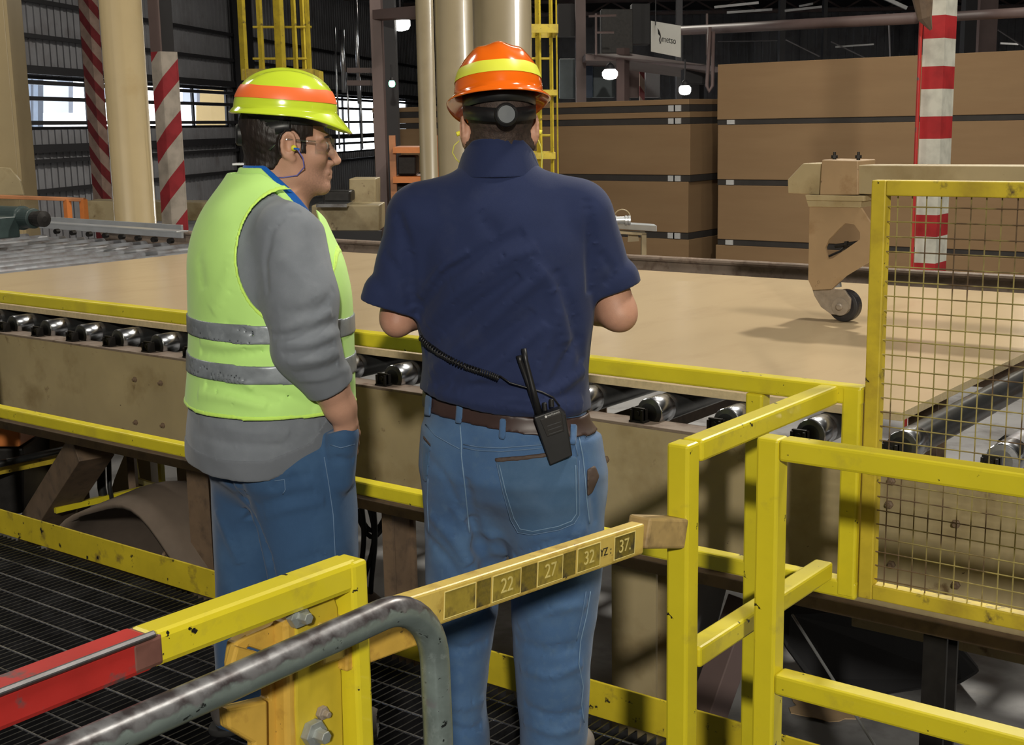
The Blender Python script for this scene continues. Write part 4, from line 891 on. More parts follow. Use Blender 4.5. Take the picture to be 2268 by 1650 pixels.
    def mesh(s):
        D = s.D; n = np.array(D.shape)-1; nc = int(n.prod()); acc = [np.zeros(nc) for _ in range(3)]; cnt = np.zeros(nc); quads = []
        def flat(I): return (I[:, 0]*n[1]+I[:, 1])*n[2]+I[:, 2]
        for a in range(3):
            b, c = (a+1) % 3, (a+2) % 3; lo = [slice(None)]*3; hi = [slice(None)]*3; lo[a] = slice(0, -1); hi[a] = slice(1, None)
            A, Bv = D[tuple(lo)], D[tuple(hi)]; idx = np.argwhere((A < 0) != (Bv < 0)); d0 = A[tuple(idx.T)]; d1 = Bv[tuple(idx.T)]
            t = d0/(d0-d1); p = idx.astype(float); p[:, a] += t; ring = []; ok = np.ones(len(idx), bool)
            for i, j in ((0, 0), (1, 0), (1, 1), (0, 1)):
                ce = idx.copy(); ce[:, b] -= i; ce[:, c] -= j; good = (ce >= 0).all(1) & (ce < n).all(1); ok &= good
                cl = np.clip(ce, 0, n-1); f = flat(cl); ring.append(f); fg = f[good]
                for q in range(3): acc[q] += np.bincount(fg, p[good, q], nc)
                cnt += np.bincount(fg, minlength=nc)
            rg = np.stack(ring, 1)[ok]; fl = (d0 < 0)[ok]; rg[~fl] = rg[~fl][:, ::-1]; quads.append(rg)
        used = np.nonzero(cnt)[0]; mp = np.full(nc, -1, np.int64); mp[used] = np.arange(len(used))
        V = np.stack([acc[q][used]/cnt[used] for q in range(3)], 1)*s.h+s.lo; Q = mp[np.concatenate(quads)]
        return V, Q
    def build(s, name, mat, parent, smooth_it=1, keep=None):
        V, Q = s.mesh()
        for _ in range(smooth_it):       # gentle relaxation
            S_ = np.zeros_like(V); c_ = np.zeros(len(V))
            for a, b in ((0, 1), (1, 2), (2, 3), (3, 0)):
                for q in range(3): S_[:, q] += np.bincount(Q[:, a], V[Q[:, b], q], len(V))+np.bincount(Q[:, b], V[Q[:, a], q], len(V))
                c_ += np.bincount(Q[:, a], minlength=len(V))+np.bincount(Q[:, b], minlength=len(V))
            V = V*.5+.5*S_/np.maximum(c_, 1)[:, None]
        me = bpy.data.meshes.new(name); me.vertices.add(len(V)); me.vertices.foreach_set('co', V.astype(np.float32).ravel())
        me.loops.add(len(Q)*4); me.loops.foreach_set('vertex_index', Q.astype(np.int32).ravel()); me.polygons.add(len(Q))
        me.polygons.foreach_set('loop_start', np.arange(0, len(Q)*4, 4, dtype=np.int32)); me.polygons.foreach_set('loop_total', np.full(len(Q), 4, np.int32))
        me.polygons.foreach_set('use_smooth', np.ones(len(Q), bool)); me.update(); me.validate()
        o = bpy.data.objects.new(name, me); C.objects.link(o)
        if parent is not None: o.parent = parent
        if mat is not None: me.materials.append(mat)
        return o
    def like(s, D=None):
        f = Field.__new__(Field); f.__dict__.update(s.__dict__); f.D = (s.D if D is None else D).copy(); return f
    def sample(s, p):
        q = (np.array(p)-s.lo)/s.h; i = np.floor(q).astype(int)
        if (i < 0).any() or (i >= s.n-1).any(): return 1.0
        f = q-i; v = 0
        for a in (0, 1):
            for b in (0, 1):
                for c in (0, 1): v += s.D[i[0]+a, i[1]+b, i[2]+c]*(f[0] if a else 1-f[0])*(f[1] if b else 1-f[1])*(f[2] if c else 1-f[2])
        return v
def rotz(yaw):      # facing turned clockwise by yaw seen from above
    a = R(yaw); return np.array([[math.cos(a), math.sin(a), 0], [-math.sin(a), math.cos(a), 0], [0, 0, 1.]])
def rotx(p): a = R(p); return np.array([[1, 0, 0], [0, math.cos(a), -math.sin(a)], [0, math.sin(a), math.cos(a)]])
def roty(p): a = R(p); return np.array([[math.cos(a), 0, math.sin(a)], [0, 1, 0], [-math.sin(a), 0, math.cos(a)]])
def local_ray(px, py, org):
    d = ray(px, py); o = EYEP-org; return np.array([o @ R0, o @ F0, o[2]]), np.array([d @ R0, d @ F0, d[2]])
def hit(fd, px, py, org, lift=0.0):
    o, d = local_ray(px, py, org); d = d/np.linalg.norm(d); t = 1.6
    while t < 6:
        v = fd.sample(o+d*t)
        if v < .0015: return Vector(o+d*(t-lift))
        t += min(.02, max(.0015, v*.7)) if v < .9 else .02
    return None
def sight(fd, org, X, Y, Z):
    """pixel coordinates of local points"""
    o, _ = local_ray(0, 0, org); x, y, z = X-o[0], Y-o[1], Z-o[2]
    def lv(v): return np.array([v @ R0, v @ F0, v[2]])
    f, r, u = lv(FW), lv(RT), lv(UP)
    dd = x*f[0]+y*f[1]+z*f[2]; return 1134+FPX*(x*r[0]+y*r[1]+z*r[2])/dd, 825-FPX*(x*u[0]+y*u[1]+z*u[2])/dd
def poly_sd(px, py, pts):
    d = None; inside = np.zeros(np.broadcast(px, py).shape, bool); n = len(pts)
    for i in range(n):
        x0, y0 = pts[i]; x1, y1 = pts[(i+1) % n]; ex, ey = x1-x0, y1-y0; t = np.clip(((px-x0)*ex+(py-y0)*ey)/(ex*ex+ey*ey), 0, 1)
        q = (px-x0-t*ex)**2+(py-y0-t*ey)**2; d = q if d is None else np.minimum(d, q)
        if y0 != y1: inside ^= ((y0 > py) != (y1 > py)) & (px < (x1-x0)*(py-y0)/(y1-y0)+x0)
    d = np.sqrt(d); return np.where(inside, -d, d)
def folds(f, org, items, ka=1.0):
    """cloth folds along sights of the garment's surface"""
    for pts, wd, A in items:
        P = []
        for a, b in zip(pts, pts[1:]):
            n = max(1, int(math.hypot(b[0]-a[0], b[1]-a[1])/18))
            P += [(a[0]+(b[0]-a[0])*i/n, a[1]+(b[1]-a[1])*i/n) for i in range(n)]
        P.append(pts[-1]); Hs = [hit(f, *p, org) for p in P]; Hs = [tuple(h) for h in Hs if h is not None]
        for i in range(len(Hs)-1):
            if math.dist(Hs[i], Hs[i+1]) < .05:
                e = math.sin(math.pi*(i+.8)/(len(Hs)+.6))**.6
                seg_fold(f, Hs[i], Hs[i+1], wd, A*ka*e)
def cleft(f, org, pts, r, k, depth=0.0):
    Hs = [hit(f, *p, org, -depth) for p in pts]; Hs = [h for h in Hs if h is not None]
    n = max(1, len(Hs)-1); rr = [r*min(1, .25+i/n*1.1) for i in range(n+1)]
    for i, (a, b) in enumerate(zip(Hs, Hs[1:])): f.rc(a, b, rr[i], rr[i+1], k, sub=True)
def seg_fold(s, a, b, w, A):
    a, b = np.array(a), np.array(b); m = 2.6*w; bl = s.block(np.minimum(a, b)-m, np.maximum(a, b)+m)
    if bl is None: return
    sl, X, Y, Z = bl; v = b-a; L2 = v @ v+1e-9; t = ((X-a[0])*v[0]+(Y-a[1])*v[1]+(Z-a[2])*v[2])/L2
    tc = np.clip(t, 0, 1); q = ((X-a[0]-tc*v[0])**2+(Y-a[1]-tc*v[1])**2+(Z-a[2]-tc*v[2])**2)/(w*w)
    inside = (t >= 0) & (t < 1); fo = s.__dict__.setdefault('fo', {}); s.D[sl] -= np.where(inside, A*np.exp(-q), 0).astype(np.float32)
def patch(fd, org, pts, grow, name, mat, parent, side=-1, thick=.012):
    """thin cloth patch over a garment, outline given as seen"""
    lo, hi = fd.lo, fd.lo+fd.n*fd.h; hs = [hit(fd, *p, org) for p in pts]; hs = [h for h in hs if h is not None]
    if not hs: return None
    A = np.array([list(h) for h in hs]); bl = fd.block(A.min(0)-.03, A.max(0)+.03); sl, X, Y, Z = bl
    px, py = sight(fd, org, X, Y, Z); sd = poly_sd(px, py, pts)/FPX*3.0
    g = Field(A.min(0)-.03, A.max(0)+.03, fd.h); sub = fd.D[sl]
    g.lo = np.array([fd.ax[i][sl[i].start] for i in range(3)], float); g.n = np.array(sub.shape); g.ax = [fd.ax[i][sl[i]] for i in range(3)]
    g.D = np.maximum(np.maximum(sub-grow, -(sub+thick)), sd).astype(np.float32)
    front = A[:, 1].mean(); g.D = np.maximum(g.D, (Y-(A[:, 1].max()+.03)))
    return g.build(name, mat, parent, 1)
def stitch(fd, org, pts, name, mat, parent, r=.0011, lift=.001, close=False):
    P = []
    for a, b in zip(pts, pts[1:]):
        n = max(2, int(math.hypot(b[0]-a[0], b[1]-a[1])/12))
        for i in range(n): P.append((a[0]+(b[0]-a[0])*i/n, a[1]+(b[1]-a[1])*i/n))
    P.append(pts[-1]); Hs = [hit(fd, *p, org, lift) for p in P]; Hs = [h for h in Hs if h is not None]
    if len(Hs) < 2: return None
    bm = B(); tube(bm, Hs, r, 6); return obj(name, bm, mat, parent, local=True, smooth=True)

# cloth, skin and hat materials
def cloth(name, col, rough=.85, fine=900, bump=.25, var=.08, sheen=.15, chips=(), coarse=7):
    return M(name, col, rough, var=var, scale=coarse, bump=bump, bscale=fine, sheen=sheen, chips=chips, spec=.2)
m_navy = cloth('navy pique', (.020, .030, .085), chips=[((.028, .038, .092), 12, .55, .8)], sheen=.08)
m_collar = cloth('navy collar', (.018, .027, .078), sheen=.08)
m_denim = cloth('washed denim', (.062, .130, .265), chips=[((.11, .20, .33), 3.5, .48, .78), ((.035, .072, .165), 3.1, .50, .78), ((.085, .155, .27), 40, .5, .8)], bump=.4)
m_denim2 = cloth('dark denim', (.036, .085, .18), chips=[((.06, .13, .25), 4, .5, .75)], bump=.3)
m_pocket = cloth('faded pocket denim', (.058, .118, .215), chips=[((.09, .16, .27), 9, .5, .8)])
m_stitch = M('pale stitching', (.17, .27, .40), .8)
m_stitch2 = M('blue stitching', (.12, .20, .33), .8)
m_trim = M('brown pocket trim', (.075, .05, .04), .7)
m_belt = M('dark brown leather', (.045, .025, .022), .45, var=.2, scale=12)
m_sweat = cloth('grey sweatshirt', (.185, .205, .235), chips=[((.22, .24, .27), 14, .5, .8)])
m_rib = cloth('grey ribbed hem', (.155, .17, .195))
m_vest = cloth('hi-vis yellow green mesh', (.54, .88, .25), .75, fine=1400, bump=.15, var=.04)
m_vestb = cloth('bright yellow binding', (.60, .92, .16), .7, fine=1400, bump=.1, var=.03)
m_refl = M('grey reflective tape', (.26, .29, .32), .38, metal=.25, var=.25, scale=16, chips=[((.40, .44, .47), 20, .58, .75)], bump=.15, bscale=60)
m_bluec = cloth('royal blue collar', (.01, .12, .50))
m_whitec = cloth('white label', (.75, .75, .78))
m_skin = M('skin', (.50, .27, .185), .5, var=.10, scale=14, chips=[((.40, .19, .13), 9, .5, .8)], bump=.25, bscale=400, spec=.35)
m_skinb = M('skin with stubble', (.52, .29, .20), .5, var=.08, scale=14, bump=.25, bscale=400, spec=.35)
m_hair = M('dark brown hair', (.016, .010, .008), .5, var=.4, scale=60, stretch=(1, 1, .3), bump=.8, bscale=160)
m_hair2 = M('short dark brown hair', (.045, .028, .022), .65, var=.5, scale=90, bump=.8, bscale=350)
m_stub = M('thin short nape hair', (.21, .125, .09), .7, var=.35, scale=120, bump=.5, bscale=400)
m_hatY = M('glossy yellow-green hat shell', (.63, .80, .045), .16, var=.02, coat=.6)
m_hatO = M('glossy orange hat shell', (.98, .17, .008), .16, var=.02, coat=.6)
m_bandO = M('orange reflective hat band', (1.0, .19, .045), .35, var=.02)
m_bandY = M('yellow reflective hat band', (.86, .90, .08), .35, var=.02)
m_badge = M('grey badge', (.06, .07, .08), .5)
m_boot = M('dusty grey boot leather', (.20, .18, .165), .7, var=.2, scale=15, bump=.3, bscale=100)
m_sole = M('boot sole', (.03, .03, .03), .8)
m_eye = M('eye white', (.7, .68, .65), .2); m_iris = M('dark iris', (.03, .018, .01), .2)
m_lens = glassy('safety lens', (.97, .98, .99), .09)
m_plugY = M('yellow ear plug', (.85, .80, .05), .6); m_cordY = M('yellow plug cord', (.62, .58, .10), .5); m_cordB = M('blue plug cord', (.13, .13, .42), .5)
m_lips = M('lips', (.38, .15, .12), .45)
# stubble: jaw area of the skin darkens with beard (own colour of the skin, by place on the head)
def add_stubble(m, zmax, ctr):
    nt = m.node_tree; N = nt.nodes; L = nt.links; b = N['Principled BSDF']; src = b.inputs['Base Color'].links[0].from_socket
    tc = N.new('ShaderNodeTexCoord'); mp = N.new('ShaderNodeVectorMath'); mp.operation = 'DISTANCE'; mp.inputs[1].default_value = ctr; L.new(tc.outputs['Object'], mp.inputs[0])
    r = N.new('ShaderNodeMapRange'); r.inputs[1].default_value = .045; r.inputs[2].default_value = .085; r.inputs[3].default_value = .75; r.inputs[4].default_value = 0; L.new(mp.outputs['Value'], r.inputs[0])
    n = N.new('ShaderNodeTexNoise'); n.inputs['Scale'].default_value = 220; L.new(tc.outputs['Object'], n.inputs['Vector'])
    q = N.new('ShaderNodeMath'); q.operation = 'MULTIPLY'; L.new(r.outputs[0], q.inputs[0]); L.new(n.outputs[0], q.inputs[1])
    x = N.new('ShaderNodeMix'); x.data_type = 'RGBA'; L.new(q.outputs[0], x.inputs[0]); L.new(src, x.inputs[6]); x.inputs[7].default_value = (.13, .085, .07, 1); L.new(x.outputs[2], b.inputs['Base Color'])

def add_head(f, k=.012):
    """head and face in the head frame: x right, y forward, z up, origin midway between the ears"""
    f.el((0, -.012, .035), (.077, .098, .085), k)
    f.el((0, .030, -.030), (.062, .066, .082), .03)
    for s in (-1, 1):
        f.rc((s*.055, -.005, -.035), (s*.047, .012, -.072), .024, .020, .02); f.rc((s*.047, .012, -.072), (s*.016, .078, -.100), .020, .017, .02)
        f.el((s*.040, .062, -.025), (.024, .024, .026), .02)
        f.rc((s*.014, .087, .020), (s*.048, .070, .018), .010, .009, .012)          # brow
        f.el((s*.033, .096, -.001), (.017, .014, .012), .008, sub=True)              # socket
        f.el((s*.033, .078, -.001), (.0150, .0135, .0125), .003)                      # lid and ball
        f.el((s*.013, .098, -.042), (.0085, .010, .008), .006)                        # nostril wing
    f.rc((0, .088, .012), (0, .104, -.018), .008, .009, .012); f.rc((0, .104, -.018), (0, .116, -.036), .009, .0105, .008); f.rc((0, .112, -.040), (0, .098, -.048), .006, .006, .006)
    f.el((0, .088, -.068), (.028, .014, .022), .012)
    f.rc((-.021, .091, -.0655), (.021, .091, -.0655), .0055, .0055, .006); f.el((0, .099, -.0645), (.014, .006, .0055), .006)
    f.el((0, .096, -.0765), (.018, .008, .0065), .006); f.rc((-.026, .094, -.0708), (.026, .094, -.0708), .0022, .0022, .003, sub=True)
    f.el((0, .082, -.100), (.024, .018, .018), .014)
    for s in (-1, 1):                                                                 # ears
        Rr = rotz(s*-22) if s > 0 else rotz(22); Rr = roty(0) @ Rr
        rr = rotz(24*s) @ rotx(-8)
        f.el((s*.081, -.008, -.004), (.008, .0185, .033), .006, rot=rr); f.el((s*.0855, -.006, .001), (.006, .011, .020), .004, sub=True, rot=rr)
        pts = [(s*(.082+.002*math.sin(t)), -.008-.0165*math.sin(t)*1.0, -.002+.029*math.cos(t)) for t in [R(-60+i*26) for i in range(10)]]
        f.chain(pts, [.0042]*len(pts), .004); f.el((s*.079, .001, -.032), (.006, .008, .009), .006); f.el((s*.082, .009, -.006), (.004, .0045, .007), .004)
def head_frame(c, yaw, pitch, roll=0): return rotz(yaw) @ rotx(-pitch) @ roty(roll), np.array(c, float)

def hand(f, w, d, palm, side, curl=.55, scale=1.0, thumb_spread=.8):
    """w wrist, d pointing to the knuckles, palm = palm normal, side = direction from little finger to thumb"""
    d = np.array(d, float); d /= np.linalg.norm(d); n = np.array(palm, float); n -= d*(n @ d); n /= np.linalg.norm(n); s = np.array(side, float); s -= d*(s @ d)+n*(s @ n); s /= np.linalg.norm(s); w = np.array(w, float)
    L = .092*scale
    for i, o in enumerate((.030, .010, -.010, -.028)): f.rc(w+d*.012+s*o*.55, w+d*(L-abs(o)*.15)+s*o, .0155*scale, .0115*scale, .012)
    lens = (.072, .080, .074, .058)
    for i, o in enumerate((.031, .0105, -.0105, -.0295)):
        p = w+d*(L-abs(o)*.15)+s*o; a = 0; l = lens[i]*scale; r = (.0088, .0092, .0088, .0078)[i]*scale
        for j, fr in enumerate((.46, .30, .24)):
            a += curl*(.9, 1.15, .8)[j]; q = p+(d*math.cos(a)+n*math.sin(a))*l*fr; f.rc(p, q, r*(1-.07*j), r*(1-.07*(j+1)), .003 if j else .006); p = q
    b = w+d*.022+s*.026; m_ = b+(d*.6+s*thumb_spread+n*.35)*.036*scale; e = m_+(d*.95+s*.15+n*.45*curl)*.034*scale; g = e+(d*.95+n*.5*curl)*.026*scale
    f.chain([b, m_, e, g], [.0145*scale, .0115*scale, .0098*scale, .0082*scale], .008)

def hard_hat(parent, c, yaw, pitch, mat, bandmat, a=.105, bk=.135, H=.125, visor=.055, label=None, zband=(.34, .58), flare=.012, roll=0, droop=.016):
    """moulded cap: dome with three crest ridges, rolled rim, long front visor"""
    hr = bpy.data.objects.new('hard_hat', None); C.objects.link(hr); hr.parent = parent
    Rm, cc = head_frame(c, yaw, pitch, roll); NT = 96
    hr.matrix_local = Matrix(((Rm[0, 0], Rm[0, 1], Rm[0, 2], cc[0]), (Rm[1, 0], Rm[1, 1], Rm[1, 2], cc[1]), (Rm[2, 0], Rm[2, 1], Rm[2, 2], cc[2]), (0, 0, 0, 1)))
    def dome(th, ph, out=0):
        ct, st = math.cos(th), math.sin(th); rx = a; ry = bk if st < 0 else bk*.96
        r = math.cos(ph)**.86 if ph < math.pi/2-1e-6 else 0; x = rx*r*ct; y = ry*r*st; z = H*math.sin(ph)**.93
        if ph > .35:
            m = min(1, (ph-.35)/.35)*max(0, 1-abs(y)/(bk*.98))**.6
            z += m*(.0080*math.exp(-(x/.019)**2)+.0055*math.exp(-((abs(x)-.050)/.013)**2))
        nx, ny, nz = x/rx**2, y/ry**2, z/H**2; l = math.sqrt(nx*nx+ny*ny+nz*nz)+1e-9
        return Vector((x+nx/l*out, y+ny/l*out, z+nz/l*out))
    bm = B(); rings = []
    def brim(th, t):       # t 0..1 from the dome foot outwards
        st = math.sin(th); ct = math.cos(th); f = max(0, st)**2.2; wdt = flare+.006*abs(ct)+visor*f; base = dome(th, 0)
        dr = Vector((ct, st, 0)).normalized() if f < .9 else Vector((ct*.6, 1, 0)).normalized()
        return base+Vector((ct*wdt*t*(1-.45*f), st*wdt*t, -(.010*t+droop*f*t+.004*t*t)-.010*f*abs(ct)*t))
    for t in (1.0, .8, .55, .3, .12): rings.append([bm.verts.new(brim(2*math.pi*k/NT, t)) for k in range(NT)])
    for i in range(22): ph = (math.pi/2)*(i/22)**1.0*.985; rings.append([bm.verts.new(dome(2*math.pi*k/NT, ph)) for k in range(NT)])
    for A_, B_ in zip(rings, rings[1:]):
        for k in range(NT): bm.faces.new((A_[k], A_[(k+1) % NT], B_[(k+1) % NT], B_[k]))
    top = bm.verts.new(dome(0, math.pi/2*.999));
    for k in range(NT): bm.faces.new((rings[-1][k], rings[-1][(k+1) % NT], top))
    o = obj('hat_shell', bm, mat, hr, local=True, smooth=True); sd = o.modifiers.new('thick', 'SOLIDIFY'); sd.thickness = .0028; sd.offset = -1
    if label: hr['label'] = label
    bm = B(); rr = []
    for i in range(7): ph = zband[0]+(zband[1]-zband[0])*i/6; rr.append([bm.verts.new(dome(2*math.pi*k/NT, ph, .0012)) for k in range(NT)])
    for A_, B_ in zip(rr, rr[1:]):
        for k in range(NT): bm.faces.new((A_[k], A_[(k+1) % NT], B_[(k+1) % NT], B_[k]))
    obj('reflective_band', bm, bandmat, hr, local=True, smooth=True)
    # suspension: sweat band, nape strap, ratchet
    bm = B(); sr = []
    def strap(th, zc, hh, drop):
        st = math.sin(th); bck = max(0, -st); return [Vector((.083*math.cos(th), (.103)*st-.004, zc-drop*bck**1.3+q)) for q in (-hh, hh)]
    for zc, hh, drop, th0, th1 in ((-.016, .017, .0, 0, 360), (-.040, .016, .026, 175, 365)):
        prev = None; nn = 60
        for k in range(nn+1):
            th = R(th0+(th1-th0)*k/nn); lo_, hi_ = strap(th, zc, hh, drop); v = (bm.verts.new(lo_), bm.verts.new(hi_))
            if prev: bm.faces.new((prev[0], v[0], v[1], prev[1]))
            prev = v
    o = obj('suspension_strap', bm, m_black, hr, local=True, smooth=True); sd = o.modifiers.new('thick', 'SOLIDIFY'); sd.thickness = .004; sd.offset = 0
    bm = B(); lathe(bm, (.0, -.106, -.066), (0, -1, -.05), [(.024, -.004), (.0265, 0), (.0265, .012), (.021, .016), (.020, .013), (.001, .013)], 40); kn = obj('ratchet_knob', bm, m_black, hr, local=True, bev=.0006)
    bm = B(); lathe(bm, (.0, -.119, -.0665), (0, -1, -.05), [(.0195, 0), (.0195, .0022), (.001, .0026)], 32); obj('knob_cap', bm, m_badge, kn, local=True)
    return hr

def person(name_label, org, cat='person'):
    t = thing('person', name_label, cat, Vector(org)); t.rotation_euler = (0, 0, AZ); return t
# ---------------------------------------------------------------- the man in the navy shirt
O2 = F0*3.1
P2 = person('stocky man in navy polo shirt, blue jeans and orange hard hat, back to the camera', O2)
hc2, hy2 = (-.020, .032, 1.610), -8
h = .0032
f = Field((-.40, -.32, -.02), (.36, .48, 1.78), h)
Rm, cc = head_frame(hc2, hy2, 6); f.frame(Rm*1.04, cc); add_head(f); f.frame()
f.rc((-.020, .010, 1.58), (-.022, -.005, 1.46), .064, .072, .03)
f.loft([(.86, -.02, 0, .17, .115, 22), (1.0, -.02, 0, .18, .125, 20), (1.2, -.018, 0, .19, .12, 15), (1.36, -.024, -.005, .185, .105, 10), (1.46, -.022, -.005, .11, .08, 5), (1.50, -.022, 0, .07, .065, 5)], .03)
f.rc((-.16, 0, 1.41), (.12, 0, 1.41), .06, .06, .04)
# arms: upper, forearm forward, hands meeting in front
elL, elR = (-.270, .010, 1.172), (.252, -.005, 1.180); wrL, wrR = (-.115, .225, 1.205), (.105, .225, 1.195)
f.chain([(-.200, 0, 1.385), (-.256, .003, 1.27), elL], [.050, .046, .042], .02); f.chain([elL, (-.215, .085, 1.180), wrL], [.043, .044, .027], .012)
f.chain([(.150, 0, 1.385), (.226, -.002, 1.27), elR], [.050, .047, .045], .02); f.chain([elR, (.215, .075, 1.182), wrR], [.047, .047, .028], .012)
f.el((elL[0]-.004, elL[1]-.022, elL[2]-.012), (.03, .03, .03), .02); f.el((elR[0]+.010, elR[1]-.02, elR[2]-.014), (.032, .03, .03), .02)
hand(f, wrL, (.6, .55, .05), (0.5, -.6, -.2), (-.1, .1, 1), .75); hand(f, wrR, (-.55, .6, .02), (-.5, -.6, -.2), (.1, .1, 1), .8)
# legs under the cloth
for pts, rs in (([(-.10, .04, .86), (-.13, .05, .50), (-.145, .03, .08)], [.085, .055, .04]), ([(.08, -.04, .86), (.095, -.05, .50), (.09, -.05, .08)], [.09, .06, .04])): f.chain(pts, rs, .03)
f.rc((-.145, .03, .06), (-.152, .13, .045), .03, .022, .02); f.rc((.09, -.05, .06), (.14, .04, .045), .03, .022, .02)
body2 = f.build('body', m_skin, P2); fb = f
def hair_of(fb, hc, yaw, pitch, sc, box_, fn, nm, mat, par, add=None, rum=.001, seed=3):
    """hair: the head's own surface grown outwards where hair grows"""
    Rm, cc = head_frame(hc, yaw, pitch); bl = fb.block(*box_); sl = bl[0]; g = fb.like(fb.D[sl]); g.lo = np.array([fb.ax[i][sl[i].start] for i in range(3)], float); g.n = np.array(g.D.shape); g.ax = [fb.ax[i][sl[i]] for i in range(3)]
    g.frame(Rm*sc, cc)
    if add: add(g)
    X, Y, Z = g.ax[0][:, None, None], g.ax[1][None, :, None], g.ax[2][None, None, :]; x, y, z = X-cc[0], Y-cc[1], Z-cc[2]; q = [(Rm[0, i]*x+Rm[1, i]*y+Rm[2, i]*z)/sc for i in range(3)]
    g.D = fn(g.D, q).astype(np.float32); g.rumple(rum, 330, seed); return g.build(nm, mat, par)
def skull(g): g.el((0, -.014, .036), (.0815, .1035, .089), .0)
def fn_h2(D, q):
    ear = (((q[1]+.006)/.030)**2+((q[2]+.004)/.040)**2 < 1) & (np.abs(q[0]) > .06)
    D = np.maximum(D-.0035, np.maximum(-.050-.10*np.cos(q[0]*30)*0-q[2], q[1]-np.where(q[2] > .03, .075, -.008))); return np.where(ear, np.maximum(D, .002), D)
hair_of(fb, hc2, hy2, 6, 1.04, ((-.135, -.12, 1.50), (.10, .16, 1.76)), fn_h2, 'hair', m_hair2, P2, skull, .0004)
hair_of(fb, hc2, hy2, 6, 1.04, ((-.135, -.12, 1.48), (.10, .16, 1.62)), lambda D, q: np.maximum(np.maximum(D-.0016, -.085-q[2]), np.maximum(q[1]+.012, q[2]+.048)), 'nape_hair', m_stub, P2, None, .0007, 5)
del fb
hard_hat(P2, (-.020, .028, 1.688), hy2, 10, m_hatO, m_bandY, a=.103, bk=.128, H=.114, visor=.042, zband=(.24, .50), flare=.013, droop=.03, label='orange hard hat with yellow band')
# ear plug cords
for s, pts in ((-1, [(1017, 312), (1006, 322), (1002, 338), (1010, 352), (1018, 360)]), (1, [(1192, 310), (1198, 325), (1201, 348), (1199, 372), (1196, 380)])):
    bm = B(); P = []
    for i, (px, py) in enumerate(pts):
        o, d = local_ray(px, py, O2); tt = (0.015-o[1])/d[1]; P.append(Vector(o+d*tt))
    tube(bm, P, .0016, 6); pc = obj('plug_cord', bm, m_cordY, P2, local=True, smooth=True)
    bm = B(); e = Vector(hc2)+Vector((s*.088, -.004, -.006)); tube(bm, [e, e+Vector((s*.012, -.002, -.004))], .0055, 10); obj('ear_plug', bm, m_plugY, P2, local=True)
# polo shirt
f = Field((-.40, -.26, .84), (.36, .24, 1.56), .0042)
S2 = [(.84, -.02, .0, .206, .150, 25), (.90, -.022, 0, .212, .155, 24), (.96, -.022, 0, .213, .155, 22), (1.02, -.018, 0, .208, .150, 20), (1.10, -.013, 0, .206, .146, 18), (1.18, -.017, -.002, .216, .142, 15),
      (1.27, -.024, -.008, .222, .138, 12), (1.35, -.026, -.012, .216, .130, 10), (1.42, -.026, -.010, .186, .116, 8), (1.475, -.024, -.002, .135, .094, 5), (1.51, -.024, .004, .090, .076, 2), (1.528, -.024, .008, .080, .07, 0)]
f.loft(S2, .02, 2.15)
f.rc((-.198, -.004, 1.412), (-.06, .0, 1.452), .080, .072, .03); f.rc((.150, -.004, 1.408), (.015, .0, 1.458), .083, .072, .03)
hL = ((-.296, 0, 1.200), (-.28, 0, -.94)); hR = ((.246, 0, 1.230), (.30, 0, -.95))
f.rc((-.212, -.002, 1.40), (-.287, 0, 1.17), .077, .060, .028, plane=hL); f.rc((.165, -.002, 1.40), (.248, 0, 1.19), .081, .062, .028, plane=hR)
f.rc((-.30, 0, 1.206), (-.292, 0, 1.222), .0605, .062, .004, plane=hL); f.rc((.247, 0, 1.236), (.243, 0, 1.250), .064, .065, .004, plane=hR)
sl, X, Y, Z = f.block(f.lo, f.lo+f.n*f.h)
hemz = np.interp(X.ravel(), [-.25, -.21, -.14, -.08, -.04, .05, .16, .21], [1.0, .992, .984, .972, .964, .958, .950, .95])[:, None, None].astype(np.float32)
f.D = np.maximum(f.D, hemz-Z)
# folds of the back: long sweeps from the left waist up towards the right shoulder blade
def Q(px, py, dy=-.14): o, d = local_ray(px, py, O2); t_ = (dy-o[1])/d[1]; return tuple(o+d*t_)
for pts, wd, A in (([(920, 700), (985, 610), (1090, 545), (1160, 515)], .012, -.010), ([(935, 735), (1010, 650), (1120, 575), (1190, 548)], .014, .008), ([(940, 780), (1040, 690), (1150, 610)], .012, -.009),
                   ([(950, 830), (1060, 730), (1150, 650), (1210, 600)], .015, .009), ([(965, 860), (1080, 770), (1180, 690)], .012, -.008), ([(1010, 870), (1120, 790), (1210, 720)], .013, .007),
                   ([(930, 660), (980, 590), (1040, 560)], .010, .006), ([(1230, 600), (1270, 700), (1290, 800)], .016, -.006), ([(1160, 560), (1230, 640), (1250, 760)], .018, .005),
                   ([(1300, 440), (1310, 540), (1306, 650)], .012, -.010), ([(880, 470), (905, 560), (912, 680)], .012, -.011), ([(945, 862), (1040, 888), (1160, 905), (1290, 890)], .012, .010),
                   ([(1000, 850), (1100, 858), (1180, 868)], .010, -.007), ([(1180, 880), (1240, 860), (1295, 820)], .012, .007), ([(1120, 900), (1200, 915), (1290, 905)], .010, .007),
                   ([(1060, 470), (1100, 520)], .02, -.003), ([(850, 560), (880, 600), (905, 640)], .012, -.004), ([(1330, 560), (1360, 600), (1340, 630)], .010, -.004),
                   ([(1240, 690), (1200, 780), (1180, 850)], .014, .005), ([(1280, 740), (1240, 820), (1210, 880)], .012, -.006)):
    folds(f, O2, [(pts, wd, A)], 1.9)
f.rumple(.0016, 26, 4); f.rumple(.0008, 60, 8, stretch=(1, 1, .5))
shirt2 = f.build('polo_shirt', m_navy, P2, 3); fshirt2 = f
